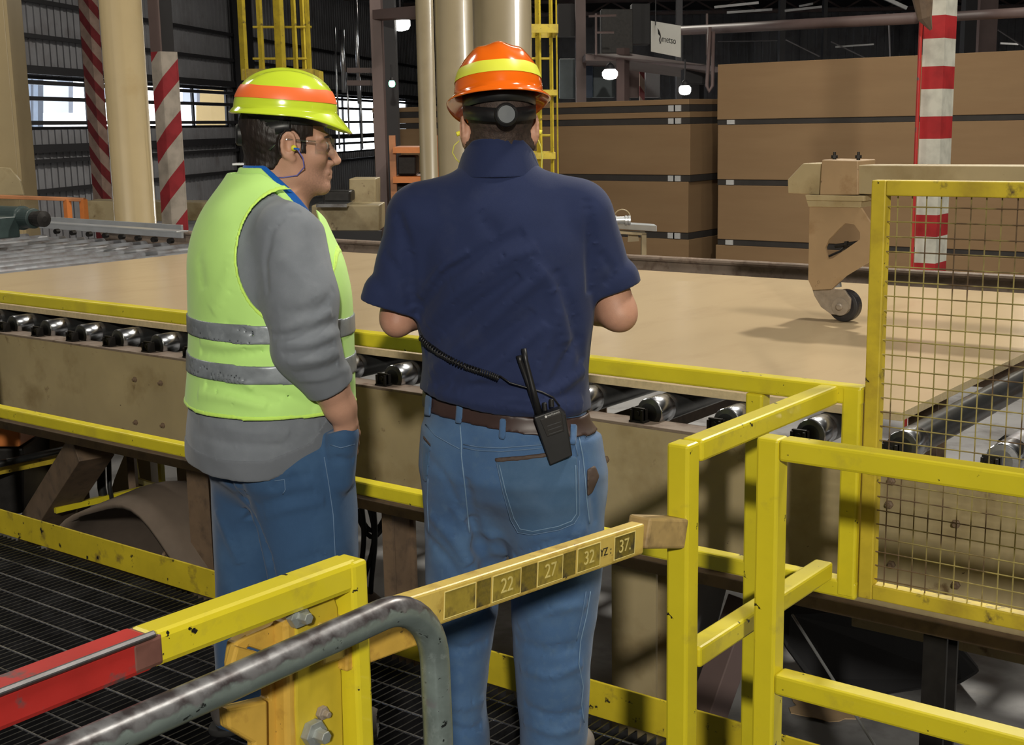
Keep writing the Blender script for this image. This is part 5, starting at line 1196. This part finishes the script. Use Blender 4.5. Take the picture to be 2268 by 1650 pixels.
g = Field((-.16, -.13, 1.47), (.11, .15, 1.62), .003); sl, X, Y, Z = g.block(g.lo, g.lo+g.n*g.h)
rr = np.sqrt(((X+.023)/.0735)**2+((Y-.018)/.075)**2); fl = 1+.26*np.clip((1.575-Z)/.055, 0, 1.3); d = np.abs(rr-fl)*.073-.0042
top = 1.590-.42*np.clip(Y+.03, 0, 1)-1.6*np.clip(np.abs(X+.023)-.03, 0, 1)**2*4; g.D = np.maximum(np.maximum(d, (Z-top)*.9), 1.502-Z).astype(np.float32)
g.build('collar', m_collar, P2)
# jeans
f = Field((-.32, -.26, .015), (.30, .26, 1.0), .0042)
f.loft([(.66, -.006, .0, .10, .05, 28), (.70, -.006, -.0, .15, .09, 28), (.745, -.005, -.008, .198, .135, 28), (.80, -.006, -.014, .224, .160, 30), (.88, -.012, -.008, .220, .150, 30), (.94, -.018, 0, .205, .138, 28), (.99, -.020, 0, .200, .134, 26)], .05, 2.2)
f.loft([(.012, -.145, .035, .072, .09, 10), (.07, -.140, .035, .068, .085, 10), (.18, -.152, .035, .068, .080, 10), (.28, -.147, .04, .077, .085, 10), (.42, -.137, .045, .090, .095, 15), (.60, -.120, .045, .104, .112, 20), (.76, -.110, .04, .116, .128, 25), (.88, -.10, .03, .10, .11, 25)], .05)
f.loft([(.012, .088, -.045, .080, .095, 10), (.07, .086, -.045, .080, .095, 10), (.18, .089, -.048, .086, .092, 10), (.31, .086, -.05, .096, .100, 12), (.46, .093, -.05, .106, .108, 15), (.60, .101, -.048, .114, .118, 20), (.76, .100, -.045, .124, .138, 25), (.88, .09, -.04, .11, .12, 25)], .05)
for pts, wd, A in (([(1040, 1150), (1062, 1210), (1090, 1290)], .014, -.022), ([(1000, 1120), (1035, 1165), (1060, 1230)], .012, .008), ([(1030, 1060), (1045, 1130), (1052, 1180)], .012, -.010), ([(1052, 1245), (1120, 1250), (1190, 1215), (1280, 1195)], .014, -.010),
                   ([(950, 1140), (1000, 1190), (1040, 1250)], .014, .010), ([(940, 1180), (990, 1240), (1030, 1300)], .012, -.008), ([(1300, 1170), (1240, 1205), (1160, 1260)], .012, .006),
                   ([(1140, 1420), (1200, 1445), (1280, 1430)], .014, -.007), ([(1150, 1480), (1220, 1500), (1290, 1470)], .013, .007), ([(1160, 1560), (1220, 1590), (1290, 1575)], .012, -.007), ([(1160, 1600), (1230, 1625), (1285, 1610)], .012, .007),
                   ([(960, 1420), (1020, 1440), (1080, 1420)], .012, -.006), ([(965, 1540), (1020, 1570), (1070, 1550)], .012, .007), ([(975, 1600), (1030, 1620), (1085, 1600)], .010, -.007), ([(1150, 1390), (1220, 1350), (1300, 1340)], .014, .006),
                   ([(945, 1010), (980, 1050), (1010, 1110)], .012, -.004), ([(1290, 1000), (1310, 1080), (1320, 1160)], .010, -.005)):
    folds(f, O2, [(pts, wd, A)], 1.2)
cleft(f, O2, [(1044, 1150), (1062, 1205), (1085, 1262), (1104, 1320)], .018, .035, .004)
f.rumple(.0018, 24, 11); f.rumple(.0009, 60, 12)
jeans2 = f.build('jeans', m_denim, P2, 2); fj = f
# belt
g = fj.like(); sl, X, Y, Z = g.block(g.lo, g.lo+g.n*g.h); zc = .944-.11*X
g.D = np.maximum(np.maximum(fj.D-.006, np.abs(Z-zc)-.020), -(fj.D+.01)); belt = g.build('belt', m_belt, P2, 1)
# belt loops, pocket, seams
for x, y in ((950, 898), (1019, 915), (1115, 950), (1272, 962)):
    patch(fj, O2, [(x-8, y-24), (x+7, y-22), (x+4, y+24), (x-11, y+22)], .011, 'belt_loop', m_denim, P2)
pk = [(1096, 1016), (1160, 1012), (1230, 1003), (1278, 1012), (1284, 1100), (1285, 1140), (1272, 1162), (1235, 1175), (1175, 1186), (1145, 1180), (1130, 1150), (1112, 1090)]
po = patch(fj, O2, pk, .0035, 'back_pocket', m_pocket, P2)
patch(fj, O2, [(1095, 1014), (1160, 1009), (1215, 1002), (1216, 1012), (1160, 1020), (1097, 1025)], .0055, 'pocket_trim', m_trim, P2)
patch(fj, O2, [(936, 962), (955, 985), (955, 992), (936, 970)], .0055, 'pocket_trim', m_trim, P2)
patch(fj, O2, [(934, 975), (954, 992), (950, 1040), (944, 1072), (936, 1060)], .003, 'back_pocket', m_pocket, P2)
patch(fj, O2, [(1300, 1040), (1318, 1030), (1328, 1055), (1312, 1092), (1300, 1100)], .006, 'tool_pouch', m_trim, P2)['label'] = 'dark pouch at the right hip'
fp = fj.like(fj.D-.0035)
stitch(fp, O2, [(1106, 1030), (1120, 1090), (1138, 1148), (1152, 1172), (1180, 1177), (1236, 1166), (1266, 1154), (1277, 1138), (1275, 1030)], 'pocket_stitching', m_stitch, P2, .0011)
stitch(fp, O2, [(1100, 1026), (1114, 1090), (1131, 1152), (1147, 1180), (1178, 1185), (1238, 1174), (1272, 1160), (1284, 1140), (1283, 1020)], 'pocket_stitching', m_stitch2, P2, .0011)
stitch(fj, O2, [(1019, 942), (1022, 980), (1022, 1010), (1030, 1080), (1036, 1140), (1040, 1180)], 'seat_seam', m_stitch, P2, .0016)
stitch(fj, O2, [(1026, 984), (1060, 990), (1110, 992), (1200, 985)], 'yoke_seam', m_stitch2, P2, .0015); stitch(fj, O2, [(1026, 992), (1060, 998), (1110, 1000), (1200, 993)], 'yoke_seam', m_stitch2, P2, .0012)
stitch(fj, O2, [(942, 940), (965, 965), (1000, 985), (1018, 994)], 'yoke_seam', m_stitch2, P2, .0014)
stitch(fj, O2, [(1282, 965), (1291, 1010), (1296, 1060), (1300, 1110), (1306, 1160)], 'side_seam', m_stitch, P2, .0014); stitch(fj, O2, [(1272, 970), (1280, 1010)], 'side_seam', m_stitch2, P2, .0012)
stitch(fj, O2, [(1308, 1310), (1300, 1360), (1286, 1420), (1282, 1470), (1292, 1520), (1288, 1560), (1294, 1600)], 'side_seam', m_stitch, P2, .0013)
stitch(fj, O2, [(1298, 1310), (1290, 1360), (1277, 1420)], 'side_seam', m_stitch2, P2, .0011)
stitch(fj, O2, [(948, 1060), (946, 1110), (950, 1180)], 'side_seam', m_stitch2, P2, .0012)
# boots
def boot(parent, x, y, yaw):
    b = Field((x-.13, y-.17, -.002), (x+.13, y+.27, .16), .0042); Rm = rotz(yaw); b.frame(Rm, (x, y, 0))
    b.el((0, -.04, .06), (.045, .06, .06), .02); b.el((0, .07, .045), (.048, .105, .045), .03); b.rc((0, -.035, .06), (0, -.03, .16), .045, .046, .02); b.el((0, .13, .035), (.046, .05, .036), .02)
    sl, X, Y, Z = b.block(b.lo, b.lo+b.n*b.h); b.D = np.maximum(b.D, .014-Z); o = b.build('work_boot', m_boot, parent)
    b = Field((x-.13, y-.17, -.002), (x+.13, y+.27, .04), .0042); b.frame(Rm, (x, y, 0)); b.el((0, -.04, .01), (.05, .07, .04), .02); b.el((0, .09, .01), (.053, .10, .04), .03)
    sl, X, Y, Z = b.block(b.lo, b.lo+b.n*b.h); b.D = np.maximum(np.maximum(b.D, .001-Z), Z-.020); b.build('sole', m_sole, o, 0)
boot(P2, -.145, .045, -5); boot(P2, .090, -.035, 28)
# two-way radio on the belt
h0 = hit(fj, 1235, 960, O2) or Vector((.1, -.15, .88))
rd = thing('two_way_radio', 'black two-way radio with antenna hanging on the belt of the man in the navy shirt', 'radio', Vector(O2)+Vector(R0)*h0.x+Vector(F0)*h0.y+Vector((0, 0, .80)))
def RQ(px, py, y): o, d = local_ray(px, py, O2); t_ = (y-o[1])/d[1]; l = o+d*t_; return Vector(O2)+Vector(R0)*l[0]+Vector(F0)*l[1]+Vector((0, 0, l[2]))
yr = -.205
def rslab(pts, y, th, nm, mat, par=rd, bev=.003): bm = B(); prism(bm, [RQ(px, py, y) for px, py in pts], Vector(F0)*th); return obj(nm, bm, mat, par, bev=bev)
rb = rslab([(1182, 925), (1240, 905), (1253, 918), (1268, 1010), (1218, 1032)], yr, .034, 'radio_body', m_black)
rslab([(1196, 930), (1243, 914), (1250, 955), (1212, 968)], yr-.0015, .003, 'speaker_panel', m_blkmetal, bev=.001)
m_grill = M('grille slot', (.05, .05, .052), .5); m_print = M('pale print', (.6, .6, .6), .5)
for k in range(3):
    bm = B(); beam(bm, RQ(1212+k*2, 944+k*9, yr-.003), RQ(1242+k*2, 934+k*9, yr-.003), .001, .0016); obj('grille_slot', bm, m_grill, rd)
a_, b_ = RQ(1206, 924, yr-.0022), RQ(1240, 912, yr-.0022); ex = (b_-a_).normalized(); nn = -Vector(F0); uu = nn.cross(ex).normalized(); mp_ = a_*.40+b_*.60
mt = Matrix(((ex.x, uu.x, nn.x, mp_.x), (ex.y, uu.y, nn.y, mp_.y), (ex.z, uu.z, nn.z, mp_.z), (0, 0, 0, 1)))
me = text('lettering', 'MOTOROLA', .0052, mt, m_print, rd); link_mesh('lettering', me, m_print, rd, mp_)
bm = B(); lathe(bm, a_+ex*.0035, nn, [(.0028, 0), (.0028, .0004)], 16); obj('emblem', bm, m_print, rd)
bm = B(); tube(bm, [RQ(1196, 922, yr+.017), RQ(1180, 860, yr+.02), RQ(1165, 800, yr+.025), RQ(1160, 772, yr+.028)], [.0085, .0065, .0055, .0065], 12); obj('antenna', bm, m_black, rd, smooth=True)
bm = B(); tube(bm, [RQ(1190, 915, yr+.03), RQ(1170, 850, yr+.035), RQ(1152, 800, yr+.035), RQ(1150, 788, yr+.035)], [.007, .006, .006, .008], 10); obj('cord_plug', bm, m_black, rd, smooth=True)
for px, py in ((1207, 897), (1222, 889)):
    bm = B(); p = RQ(px, py+6, yr+.017); lathe(bm, p-Vector((0, 0, .006)), (-.1, 0, 1), [(.006, 0), (.006, .016), (.004, .018)], 12); obj('knob', bm, m_black, rd)
rslab([(1236, 905), (1252, 915), (1258, 985), (1246, 990)], yr+.02, .03, 'belt_clip', m_blkmetal)
# coiled cord across the back
cd = [(932, 748), (950, 766), (975, 784), (1000, 798), (1030, 812), (1060, 822), (1085, 830), (1105, 838)]
P = []; 
for p in cd:
    q = hit(fshirt2, *p, O2, .010); P.append(q if q else Vector(Q(*p)))
fine = []; turns = 34; n = turns*9
for i in range(n+1):
    s_ = i/n*(len(P)-1); k = min(int(s_), len(P)-2); c_ = P[k].lerp(P[k+1], s_-k); d_ = (P[k+1]-P[k]).normalized(); u_ = d_.cross(Vector((0, 1, 0))).normalized(); v_ = d_.cross(u_)
    a_ = 2*math.pi*turns*i/n; fine.append(c_+(u_*math.cos(a_)+v_*math.sin(a_))*.0062)
tail = [(1105, 838), (1130, 848), (1165, 858), (1200, 868), (1225, 880), (1240, 900)]
for p in tail[1:]:
    q = hit(fshirt2, *p, O2, .014); fine.append(q if q else Vector(Q(*p, dy=-.17)))
def lw(v): return Vector(O2)+Vector(R0)*v.x+Vector(F0)*v.y+Vector((0, 0, v.z))
bm = B(); tube(bm, [lw(v) for v in fine], .0021, 6); tag(obj('coiled_cord', bm, m_black, rd, smooth=True))
del fshirt2, fj, fp, f, g

# ---------------------------------------------------------------- the man in the hi-vis vest
D1 = 3.3; O1 = F0*D1-R0*.594
P1 = person('man in yellow-green hi-vis vest over grey sweatshirt, hand in jeans pocket, looking right', O1)
K = .904
def qz(z): return 1.62-(1.62-z)*K
def T(p): return (p[0]*K, p[1]*K, qz(p[2]))
def TS(S): return [(qz(s[0]), s[1]*K, s[2]*K, s[3]*K, s[4]*K, s[5]) for s in S]
hc1, hy1, hp1 = (.050, .015, 1.582), 76, 3
YB = 62; BR = np.array([math.cos(R(YB)), -math.sin(R(YB)), 0]); BF = np.array([math.sin(R(YB)), math.cos(R(YB)), 0])
f = Field((-.34, -.34, -.02), (.32, .34, 1.74), .0032)
Rm, cc = head_frame(hc1, hy1, hp1); f.frame(Rm*1.03, cc); add_head(f); f.frame()
f.rc((.045, .012, 1.56), (-.005, .0, 1.44), .062, .070, .03); f.rc((.075, .022, 1.50), (.03, .01, 1.43), .045, .05, .03)
TOR = [(.76, -.03, 0, .14, .11, YB), (.86, -.03, 0, .17, .14, YB), (1.0, -.02, 0, .20, .165, YB), (1.2, -.018, 0, .20, .16, YB), (1.36, -.02, 0, .18, .13, YB), (1.44, -.01, 0, .09, .08, YB)]
f.loft(TS(TOR), .03)
def bp_(u, s, z): return (BR[0]*u+BF[0]*s-.018, BR[1]*u+BF[1]*s, z)
shR, elR = (.075, -.165, 1.365), (.105, -.225, 1.110); cuR = (.150, -.185, 1.010); wrR = (.184, -.150, .905)
f.chain([shR, elR], [.055, .045], .03); f.chain([elR, (.128, -.205, 1.06), cuR, (.172, -.165, .95), wrR], [.046, .050, .047, .040, .030], .012)
hand(f, (.183, -.150, .908), (-.10, .16, -1), (-.73, .68, 0), (.70, .68, .1), .35, 1.0, .5)
shL, elL1 = (-.115, .155, 1.365), (-.165, .190, 1.11); wrL1 = (-.01, .225, .90)
f.chain([shL, elL1], [.055, .045], .03); f.chain([elL1, (-.11, .205, 1.02), wrL1], [.045, .044, .029], .012); hand(f, wrL1, (.2, .1, -1), (.7, -.68, 0), (.70, .68, .1), .35, 1.0, .5)
for a_ in ((-.10, .09), (.06, -.09)): f.chain([(a_[0]*.8, a_[1]*.8, .80), (a_[0]*1.1, a_[1]*1.0, .45), (a_[0]*1.2, a_[1]*1.05, .08)], [.065, .045, .035], .03); f.rc((a_[0]*1.15, a_[1]*1.1, .05), (a_[0]*1.15+.07, a_[1]*1.1+.06, .045), .03, .022, .02)
add_stubble(m_skinb, 0, tuple(float(v) for v in (np.array(cc)+Rm @ np.array([0, .055, -.085]))))
body1 = f.build('body', m_skinb, P1); fb1 = f
def HP(x, y, z): return Vector(tuple(np.array(cc)+Rm @ (np.array([x, y, z])*1.03)))
for s in (-1, 1):
    bm = B(); c_ = HP(s*.033, .079, -.001); bmesh.ops.create_uvsphere(bm, u_segments=20, v_segments=12, radius=.0125, matrix=Matrix.Translation(c_)); e = obj('eye', bm, m_eye, P1, local=True, smooth=True)
    bm = B(); c2_ = HP(s*.033, .0885, -.001); bmesh.ops.create_uvsphere(bm, u_segments=14, v_segments=10, radius=.0048, matrix=Matrix.Translation(c2_)); obj('iris', bm, m_iris, e, local=True, smooth=True)
# eyebrows
for s in (-1, 1):
    bm = B(); tube(bm, [HP(s*.016, .0985, .0185), HP(s*.032, .0925, .0225), HP(s*.050, .0790, .0185)], [.0032, .0036, .002], 8); obj('eyebrow', bm, m_hair, P1, local=True, smooth=True)
# hair
def fn_h1(D, q):
    lim = np.where(q[2] > .020, np.where(q[2] > .055, .085, .050), np.where(q[2] > -.022, np.where(np.abs(q[0]) > .06, .034, .0), -.020+.6*(q[2]+.022)))
    ear = (((q[1]+.004)/.026)**2+((q[2]+.003)/.038)**2 < 1) & (np.abs(q[0]) > .06) & (q[2] < .034)
    D = np.maximum(D-.0045, np.maximum(-.060-q[2], q[1]-lim)); return np.where(ear, np.maximum(D, .002), D)
hair_of(fb1, hc1, hy1, hp1, 1.03, ((-.09, -.12, 1.44), (.18, .15, 1.74)), fn_h1, 'hair', m_hair, P1, lambda g: (g.el((0, -.016, .036), (.0835, .1080, .090), .0), g.rc((0, -.035, .0), (0, -.046, -.045), .074, .060, .02)), .0005, 6)
hard_hat(P1, (.048, .012, 1.664), hy1, 5, m_hatY, m_bandO, a=.106, bk=.130, H=.096, visor=.030, zband=(.22, .56), flare=.010, droop=.030, label='yellow-green hard hat with orange band')
# safety glasses
sg = bpy.data.objects.new('safety_glasses', None); C.objects.link(sg); sg.parent = P1
bm = B(); prev = None
for k in range(31):
    th = R(-72+144*k/30); x_, y_ = .078*math.sin(th), .030+.080*math.cos(th); dz = .021-.006*abs(math.sin(th))**3; nb = .010*math.exp(-(math.degrees(th)/9)**2)
    v = (bm.verts.new(HP(x_, y_, -.004-dz+nb)), bm.verts.new(HP(x_, y_, -.004+dz)))
    if prev: bm.faces.new((prev[0], v[0], v[1], prev[1]))
    prev = v
o = obj('lens', bm, m_lens, sg, local=True, smooth=True); sd = o.modifiers.new('thick', 'SOLIDIFY'); sd.thickness = .002
m_temple = glassy('clear temple', (.85, .88, .9), .35)
for s in (-1, 1):
    bm = B(); tube(bm, [HP(s*.074, .055, .008), HP(s*.083, .02, .010), HP(s*.083, -.012, .012), HP(s*.078, -.038, .002), HP(s*.074, -.052, -.014)], [.003, .0025, .0025, .003, .0035], 8); obj('temple', bm, m_temple, sg, local=True, smooth=True)
for s in (-1, 1):
    bm = B(); e = HP(s*.086, .004, -.006); tube(bm, [HP(s*.080, .004, -.006), HP(s*.093, .003, -.009)], .0068, 12); obj('ear_plug', bm, m_plugY, P1, local=True, smooth=True)
bm = B(); tube(bm, [HP(.093, .003, -.009), HP(.096, .012, -.012), HP(.094, .024, -.030), HP(.086, .028, -.052), HP(.078, .012, -.072), HP(.070, -.020, -.078), HP(.066, -.048, -.078), HP(.05, -.075, -.088)], .0016, 8); obj('plug_cord', bm, m_cordB, P1, local=True, smooth=True)
bm = B(); tube(bm, [HP(.092, .003, -.009), HP(.096, .016, -.011)], .0028, 8); obj('plug_stem', bm, m_bluec, P1, local=True)
# sweatshirt
f = Field((-.38, -.36, .60), (.33, .36, 1.50), .0042)
SW = [(.74, -.046, 0, .215, .195, YB), (.80, -.042, 0, .222, .203, YB), (.86, -.036, 0, .228, .205, YB), (.94, -.028, 0, .226, .200, YB), (1.03, -.018, 0, .222, .193, YB), (1.12, -.014, 0, .220, .188, YB), (1.22, -.016, 0, .220, .186, YB),
      (1.30, -.022, 0, .215, .176, YB), (1.36, -.028, 0, .195, .155, YB), (1.42, -.026, 0, .160, .130, YB), (1.465, -.018, 0, .115, .108, YB), (1.50, -.006, .0, .090, .092, YB), (1.53, .002, .0, .08, .082, YB)]
f.loft(SW, .02, 2.15)
def arm1(sh, el, cu, rr):
    f.chain([sh, el, cu], rr, .022)
cutR = ((.157, -.182, 1.003), (.42, .25, -.88))
f.rc((.060, -.150, 1.375), (-.0, -.06, 1.415), .076, .06, .03)
f.rc((.072, -.165, 1.362), (.096, -.205, 1.22), .082, .086, .03); f.rc((.096, -.205, 1.22), (.106, -.225, 1.110), .086, .079, .03)
f.rc((.106, -.225, 1.110), (.160, -.182, .985), .078, .055, .02, plane=cutR); f.rc((.145, -.192, 1.03), (.156, -.184, 1.0), .063, .058, .004, plane=cutR)
f.rc((-.115, .150, 1.365), (-.150, .175, 1.24), .076, .078, .03); f.rc((-.150, .175, 1.24), (-.165, .190, 1.10), .078, .072, .03); f.rc((-.165, .190, 1.10), (-.09, .21, .98), .068, .054, .02)
f.rc((-.115, .150, 1.37), (-.05, .05, 1.41), .07, .06, .03)
sl, X, Y, Z = f.block(f.lo, f.lo+f.n*f.h)
zh = np.interp((X*BF[0]+Y*BF[1]).ravel() if False else X.ravel(), [-.3, -.22, -.12, .0, .10, .18, .3], [.800, .795, .782, .782, .815, .93, .95])[:, None, None].astype(np.float32)
f.D = np.maximum(np.maximum(f.D, zh-Z), Z-(1.495-.85*np.clip((X+.018)*BF[0]+Y*BF[1]+.04, 0, .2))).astype(np.float32)
def Q1(px, py, y=-.17): o, d = local_ray(px, py, O1); t_ = (y-o[1])/d[1]; return tuple(o+d*t_)
for pts, wd, A, y in (([(600, 730), (660, 722), (735, 690)], .010, .010, -.24), ([(605, 745), (665, 745), (745, 712)], .008, -.011, -.24), ([(612, 765), (680, 762), (752, 735)], .010, .010, -.24), ([(625, 785), (690, 782), (760, 752)], .008, -.009, -.23),
                      ([(638, 805), (700, 800), (768, 775)], .009, .009, -.22), ([(650, 828), (705, 822), (770, 796)], .008, -.008, -.21), ([(660, 845), (715, 840), (772, 815)], .008, .006, -.21),
                      ([(640, 470), (600, 510), (588, 580), (592, 650)], .008, -.009, -.20), ([(640, 470), (690, 465), (735, 505)], .007, -.006, -.2), ([(620, 690), (680, 690), (730, 672)], .012, -.006, -.24),
                      ([(600, 560), (660, 600), (700, 660)], .018, .004, -.25), ([(740, 640), (700, 700), (650, 740)], .010, -.007, -.24), ([(430, 960), (520, 985), (620, 985), (700, 950)], .010, -.006, -.17),
                      ([(440, 935), (540, 955), (640, 960)], .012, .006, -.17), ([(460, 920), (560, 940)], .008, -.004, -.17), ([(560, 980), (640, 975), (710, 945)], .010, .005, -.17)):
    folds(f, O1, [(pts, wd, A)], .9)
f.rumple(.0016, 26, 21); f.rumple(.0008, 60, 22)
g = f.like(); sl, X, Y, Z = g.block(g.lo, g.lo+g.n*g.h); hemtop = zh+.052
sw1 = f.build('sweatshirt', m_sweat, P1, 3); fsw = f
g.D = np.maximum(np.maximum(f.D-.0025, Z-hemtop), -(f.D+.008)).astype(np.float32); bl = Y*BR[1]+X*BR[0]
g.build('hem_band', m_rib, P1)
# vest over the torso, cut round the arms
f = Field((-.33, -.33, .88), (.33, .33, 1.54), .0042); VS = [(s[0], s[1], s[2], s[3]+.0125, s[4]+.0125, s[5]) for s in SW]; f.loft(VS, 0, 2.15)
f.rc((.058, -.148, 1.377), (-.0, -.06, 1.417), .0830, .0690, .03); f.rc((-.115, .150, 1.37), (-.05, .05, 1.41), .0775, .0685, .03)
sl, X, Y, Z = f.block(f.lo, f.lo+f.n*f.h); u = (X+.018)*BR[0]+Y*BR[1]; s_ = (X+.018)*BF[0]+Y*BF[1]
for pts, wd, A in (([(425, 775), (500, 790), (600, 775)], .010, -.009), ([(425, 752), (500, 765), (580, 765)], .010, .007), ([(430, 850), (500, 862), (560, 880), (620, 892)], .012, -.009), ([(420, 868), (500, 880), (590, 900)], .014, .009),
                   ([(470, 830), (540, 845), (560, 862)], .008, .007), ([(560, 860), (640, 878), (700, 905)], .010, -.007), ([(500, 715), (560, 740)], .008, -.005), ([(520, 560), (500, 640), (470, 690)], .02, .004), ([(440, 560), (450, 640)], .02, -.004)):
    folds(f, O1, [(pts, wd, A)], .8)
f.rumple(.0020, 22, 31)
def vestcut(D, hem=True):
    eR = np.sqrt(((X-.058)/.108)**2+((Z-1.325)/.150)**2)-1; eR = np.where((Y < .03) & (u > .105*np.clip((Z-1.34)/.06, 0, 1)), -eR*.12, -1); eR = np.where(s_ > .095, np.minimum(eR, (.095-s_)), eR)
    eL = np.sqrt(((s_)/.125)**2+((Z-1.300)/.15)**2)-1; eL = np.where((u < -.08), -eL*.12, -1); eL = np.where(np.abs(s_) > .10, np.minimum(eL, .10-np.abs(s_)), eL)
    D = np.maximum(np.maximum(D, eR), eL)
    zn = np.interp(s_.ravel(), [-.12, -.05, .0, .10, .16, .2], [1.545, 1.52, 1.49, 1.42, 1.33, 1.25]).reshape(s_.shape)
    ang = np.maximum(-(np.sqrt((u/.085)**2+((s_-.01)/.095)**2)-1)*.08, -1)
    D = np.maximum(D, Z-(1.515-.72*np.clip(s_+.03, 0, .25))-1.0*np.clip(np.abs(u)-.112, 0, 1))
    return D
band_lo = .862
full = f.like(); VD = vestcut(np.maximum(f.D, -(f.D+.009))); hz = (.935+.010*np.clip(-X*3, -1, 1)+0*Y).astype(np.float32)
f.D = np.maximum(VD, hz-Z).astype(np.float32); vest = f.build('hi_vis_vest', m_vest, P1, 3)
# raised collar edge at the back with white tag, blue shirt collar
def strip(z0, z1, nm, mat, grow=.0036, extra=None, slope=0.0):
    g = full.like(); dd = full.D-grow; dd = np.maximum(np.maximum(dd, -(dd+.006)), np.maximum(z0+slope*X-Z, Z-z1-slope*X)); dd = vestcut(dd)
    if extra is not None: dd = np.maximum(dd, extra)
    g.D = dd.astype(np.float32); return g.build(nm, mat, P1)
strip(1.118, 1.165, 'reflective_strip', m_refl, slope=-.02); strip(1.020, 1.067, 'reflective_strip', m_refl, slope=-.03)
# bindings along armhole and hem
g = full.like(); eR = np.abs(np.sqrt(((X-.058)/.108)**2+((Z-1.325)/.150)**2)-1.035)*.12; dd = full.D-.0015; dd = np.maximum(np.maximum(dd, -(dd+.006)), eR-.0048); dd = np.maximum(dd, Y); dd = np.maximum(dd, .105*np.clip((Z-1.34)/.06, 0, 1)-u); g.D = vestcut(dd).astype(np.float32); g.build('vest_binding', m_vestb, P1)
g = full.like(); dd = full.D-.0015; dd = np.maximum(np.maximum(dd, -(dd+.006)), np.abs(Z-hz-.004)-.006); g.D = vestcut(dd).astype(np.float32); g.build('vest_binding', m_vestb, P1)
# collar stack
g = Field((-.14, -.14, 1.40), (.16, .16, 1.56), .003)
ncx, ncy = .000, .000
def ring(zt_fn, z0, ra, rb_, th):
    sl, X, Y, Z = g.block(g.lo, g.lo+g.n*g.h); xx = (X-ncx)-(Z-1.48)*.38; ff = xx*math.sin(R(62))+(Y-ncy)*math.cos(R(62)); uu_ = xx*math.cos(R(62))-(Y-ncy)*math.sin(R(62))
    rr = np.sqrt((uu_/ra)**2+(ff/rb_)**2); fl = 1+.35*np.clip((1.50-Z)/.06, 0, 1.5); d = np.abs(rr-fl)*min(ra, rb_)-th; zt_ = zt_fn(ff)
    return np.maximum(np.maximum(d, (Z-zt_)*.8), z0-Z).astype(np.float32)
g.D = ring(lambda ff: 1.533-.75*np.clip(ff+.05, 0, .2), 1.41, .072, .080, .0035); g.build('shirt_collar', m_bluec, P1)
g.D = ring(lambda ff: 1.538-.85*np.clip(ff+.06, 0, .2)-.010, 1.41, .079, .088, .0045); g.build('vest_collar', m_vest, P1)
bm = B(); c_ = Vector(Q1(532, 363, .0)); box(bm, c_.x-.016, c_.x+.026, c_.y-.02, c_.y+.03, c_.z-.003, c_.z+.002); o = obj('collar_label', bm, m_whitec, P1, local=True, bev=.001)
# jeans
f = Field((-.30, -.28, .015), (.28, .28, .92), .0042)
f.loft([(.66, -.022, -.0, .10, .07, 55), (.70, -.024, -.0, .15, .11, 55), (.745, -.022, -.003, .190, .155, 55), (.80, -.020, -.003, .205, .182, 58), (.86, -.012, 0, .205, .182, YB), (.925, -.010, 0, .20, .175, YB)], .05, 2.2)
f.loft([(.012, -.155, .10, .080, .095, 45), (.15, -.148, .098, .080, .092, 45), (.40, -.122, .092, .092, .100, 47), (.58, -.100, .085, .108, .115, 50), (.76, -.085, .075, .112, .125, 55), (.86, -.07, .06, .10, .11, 55)], .05)
f.loft([(.012, .085, -.095, .085, .100, 45), (.15, .085, -.095, .086, .098, 45), (.40, .080, -.090, .100, .112, 47), (.58, .068, -.085, .116, .128, 50), (.76, .055, -.08, .120, .140, 55), (.86, .05, -.06, .11, .12, 55)], .05)
f.rc((.170, -.145, .875), (.150, -.125, .76), .044, .045, .012, plane=((.178, -.142, .893), (-.25, .1, 1)))      # the pocket over the hand
for pts, wd, A in (([(530, 1070), (560, 1150), (590, 1240), (600, 1300)], .015, -.022), ([(600, 1080), (640, 1060), (690, 1050)], .012, -.005), ([(570, 1120), (640, 1100), (700, 1090)], .013, -.007), ([(570, 1150), (640, 1125), (720, 1110)], .013, .006),
                   ([(720, 1020), (750, 1015), (785, 1020)], .010, -.006), ([(480, 1130), (500, 1180), (530, 1250)], .014, .006), ([(640, 1250), (700, 1230), (780, 1240)], .014, -.004)):
    folds(f, O1, [(pts, wd, A)], .9)
cleft(f, O1, [(508, 1066), (540, 1110), (568, 1165), (590, 1230), (602, 1290), (606, 1340)], .026, .03, .010)
f.rumple(.0018, 24, 41); f.rumple(.0008, 60, 42)
f.build('jeans', m_denim2, P1)
stitch(f, O1, [(718, 1012), (728, 1070), (738, 1140), (742, 1220), (744, 1300)], 'side_seam', m_stitch2, P1, .0013); stitch(f, O1, [(732, 985), (755, 992), (785, 984)], 'pocket_seam', m_stitch2, P1, .0013)
stitch(f, O1, [(608, 1065), (630, 1062), (632, 1085), (626, 1095)], 'pocket_seam', m_stitch2, P1, .0012)
boot(P1, -.165, .10, 45); boot(P1, .085, -.075, 48)
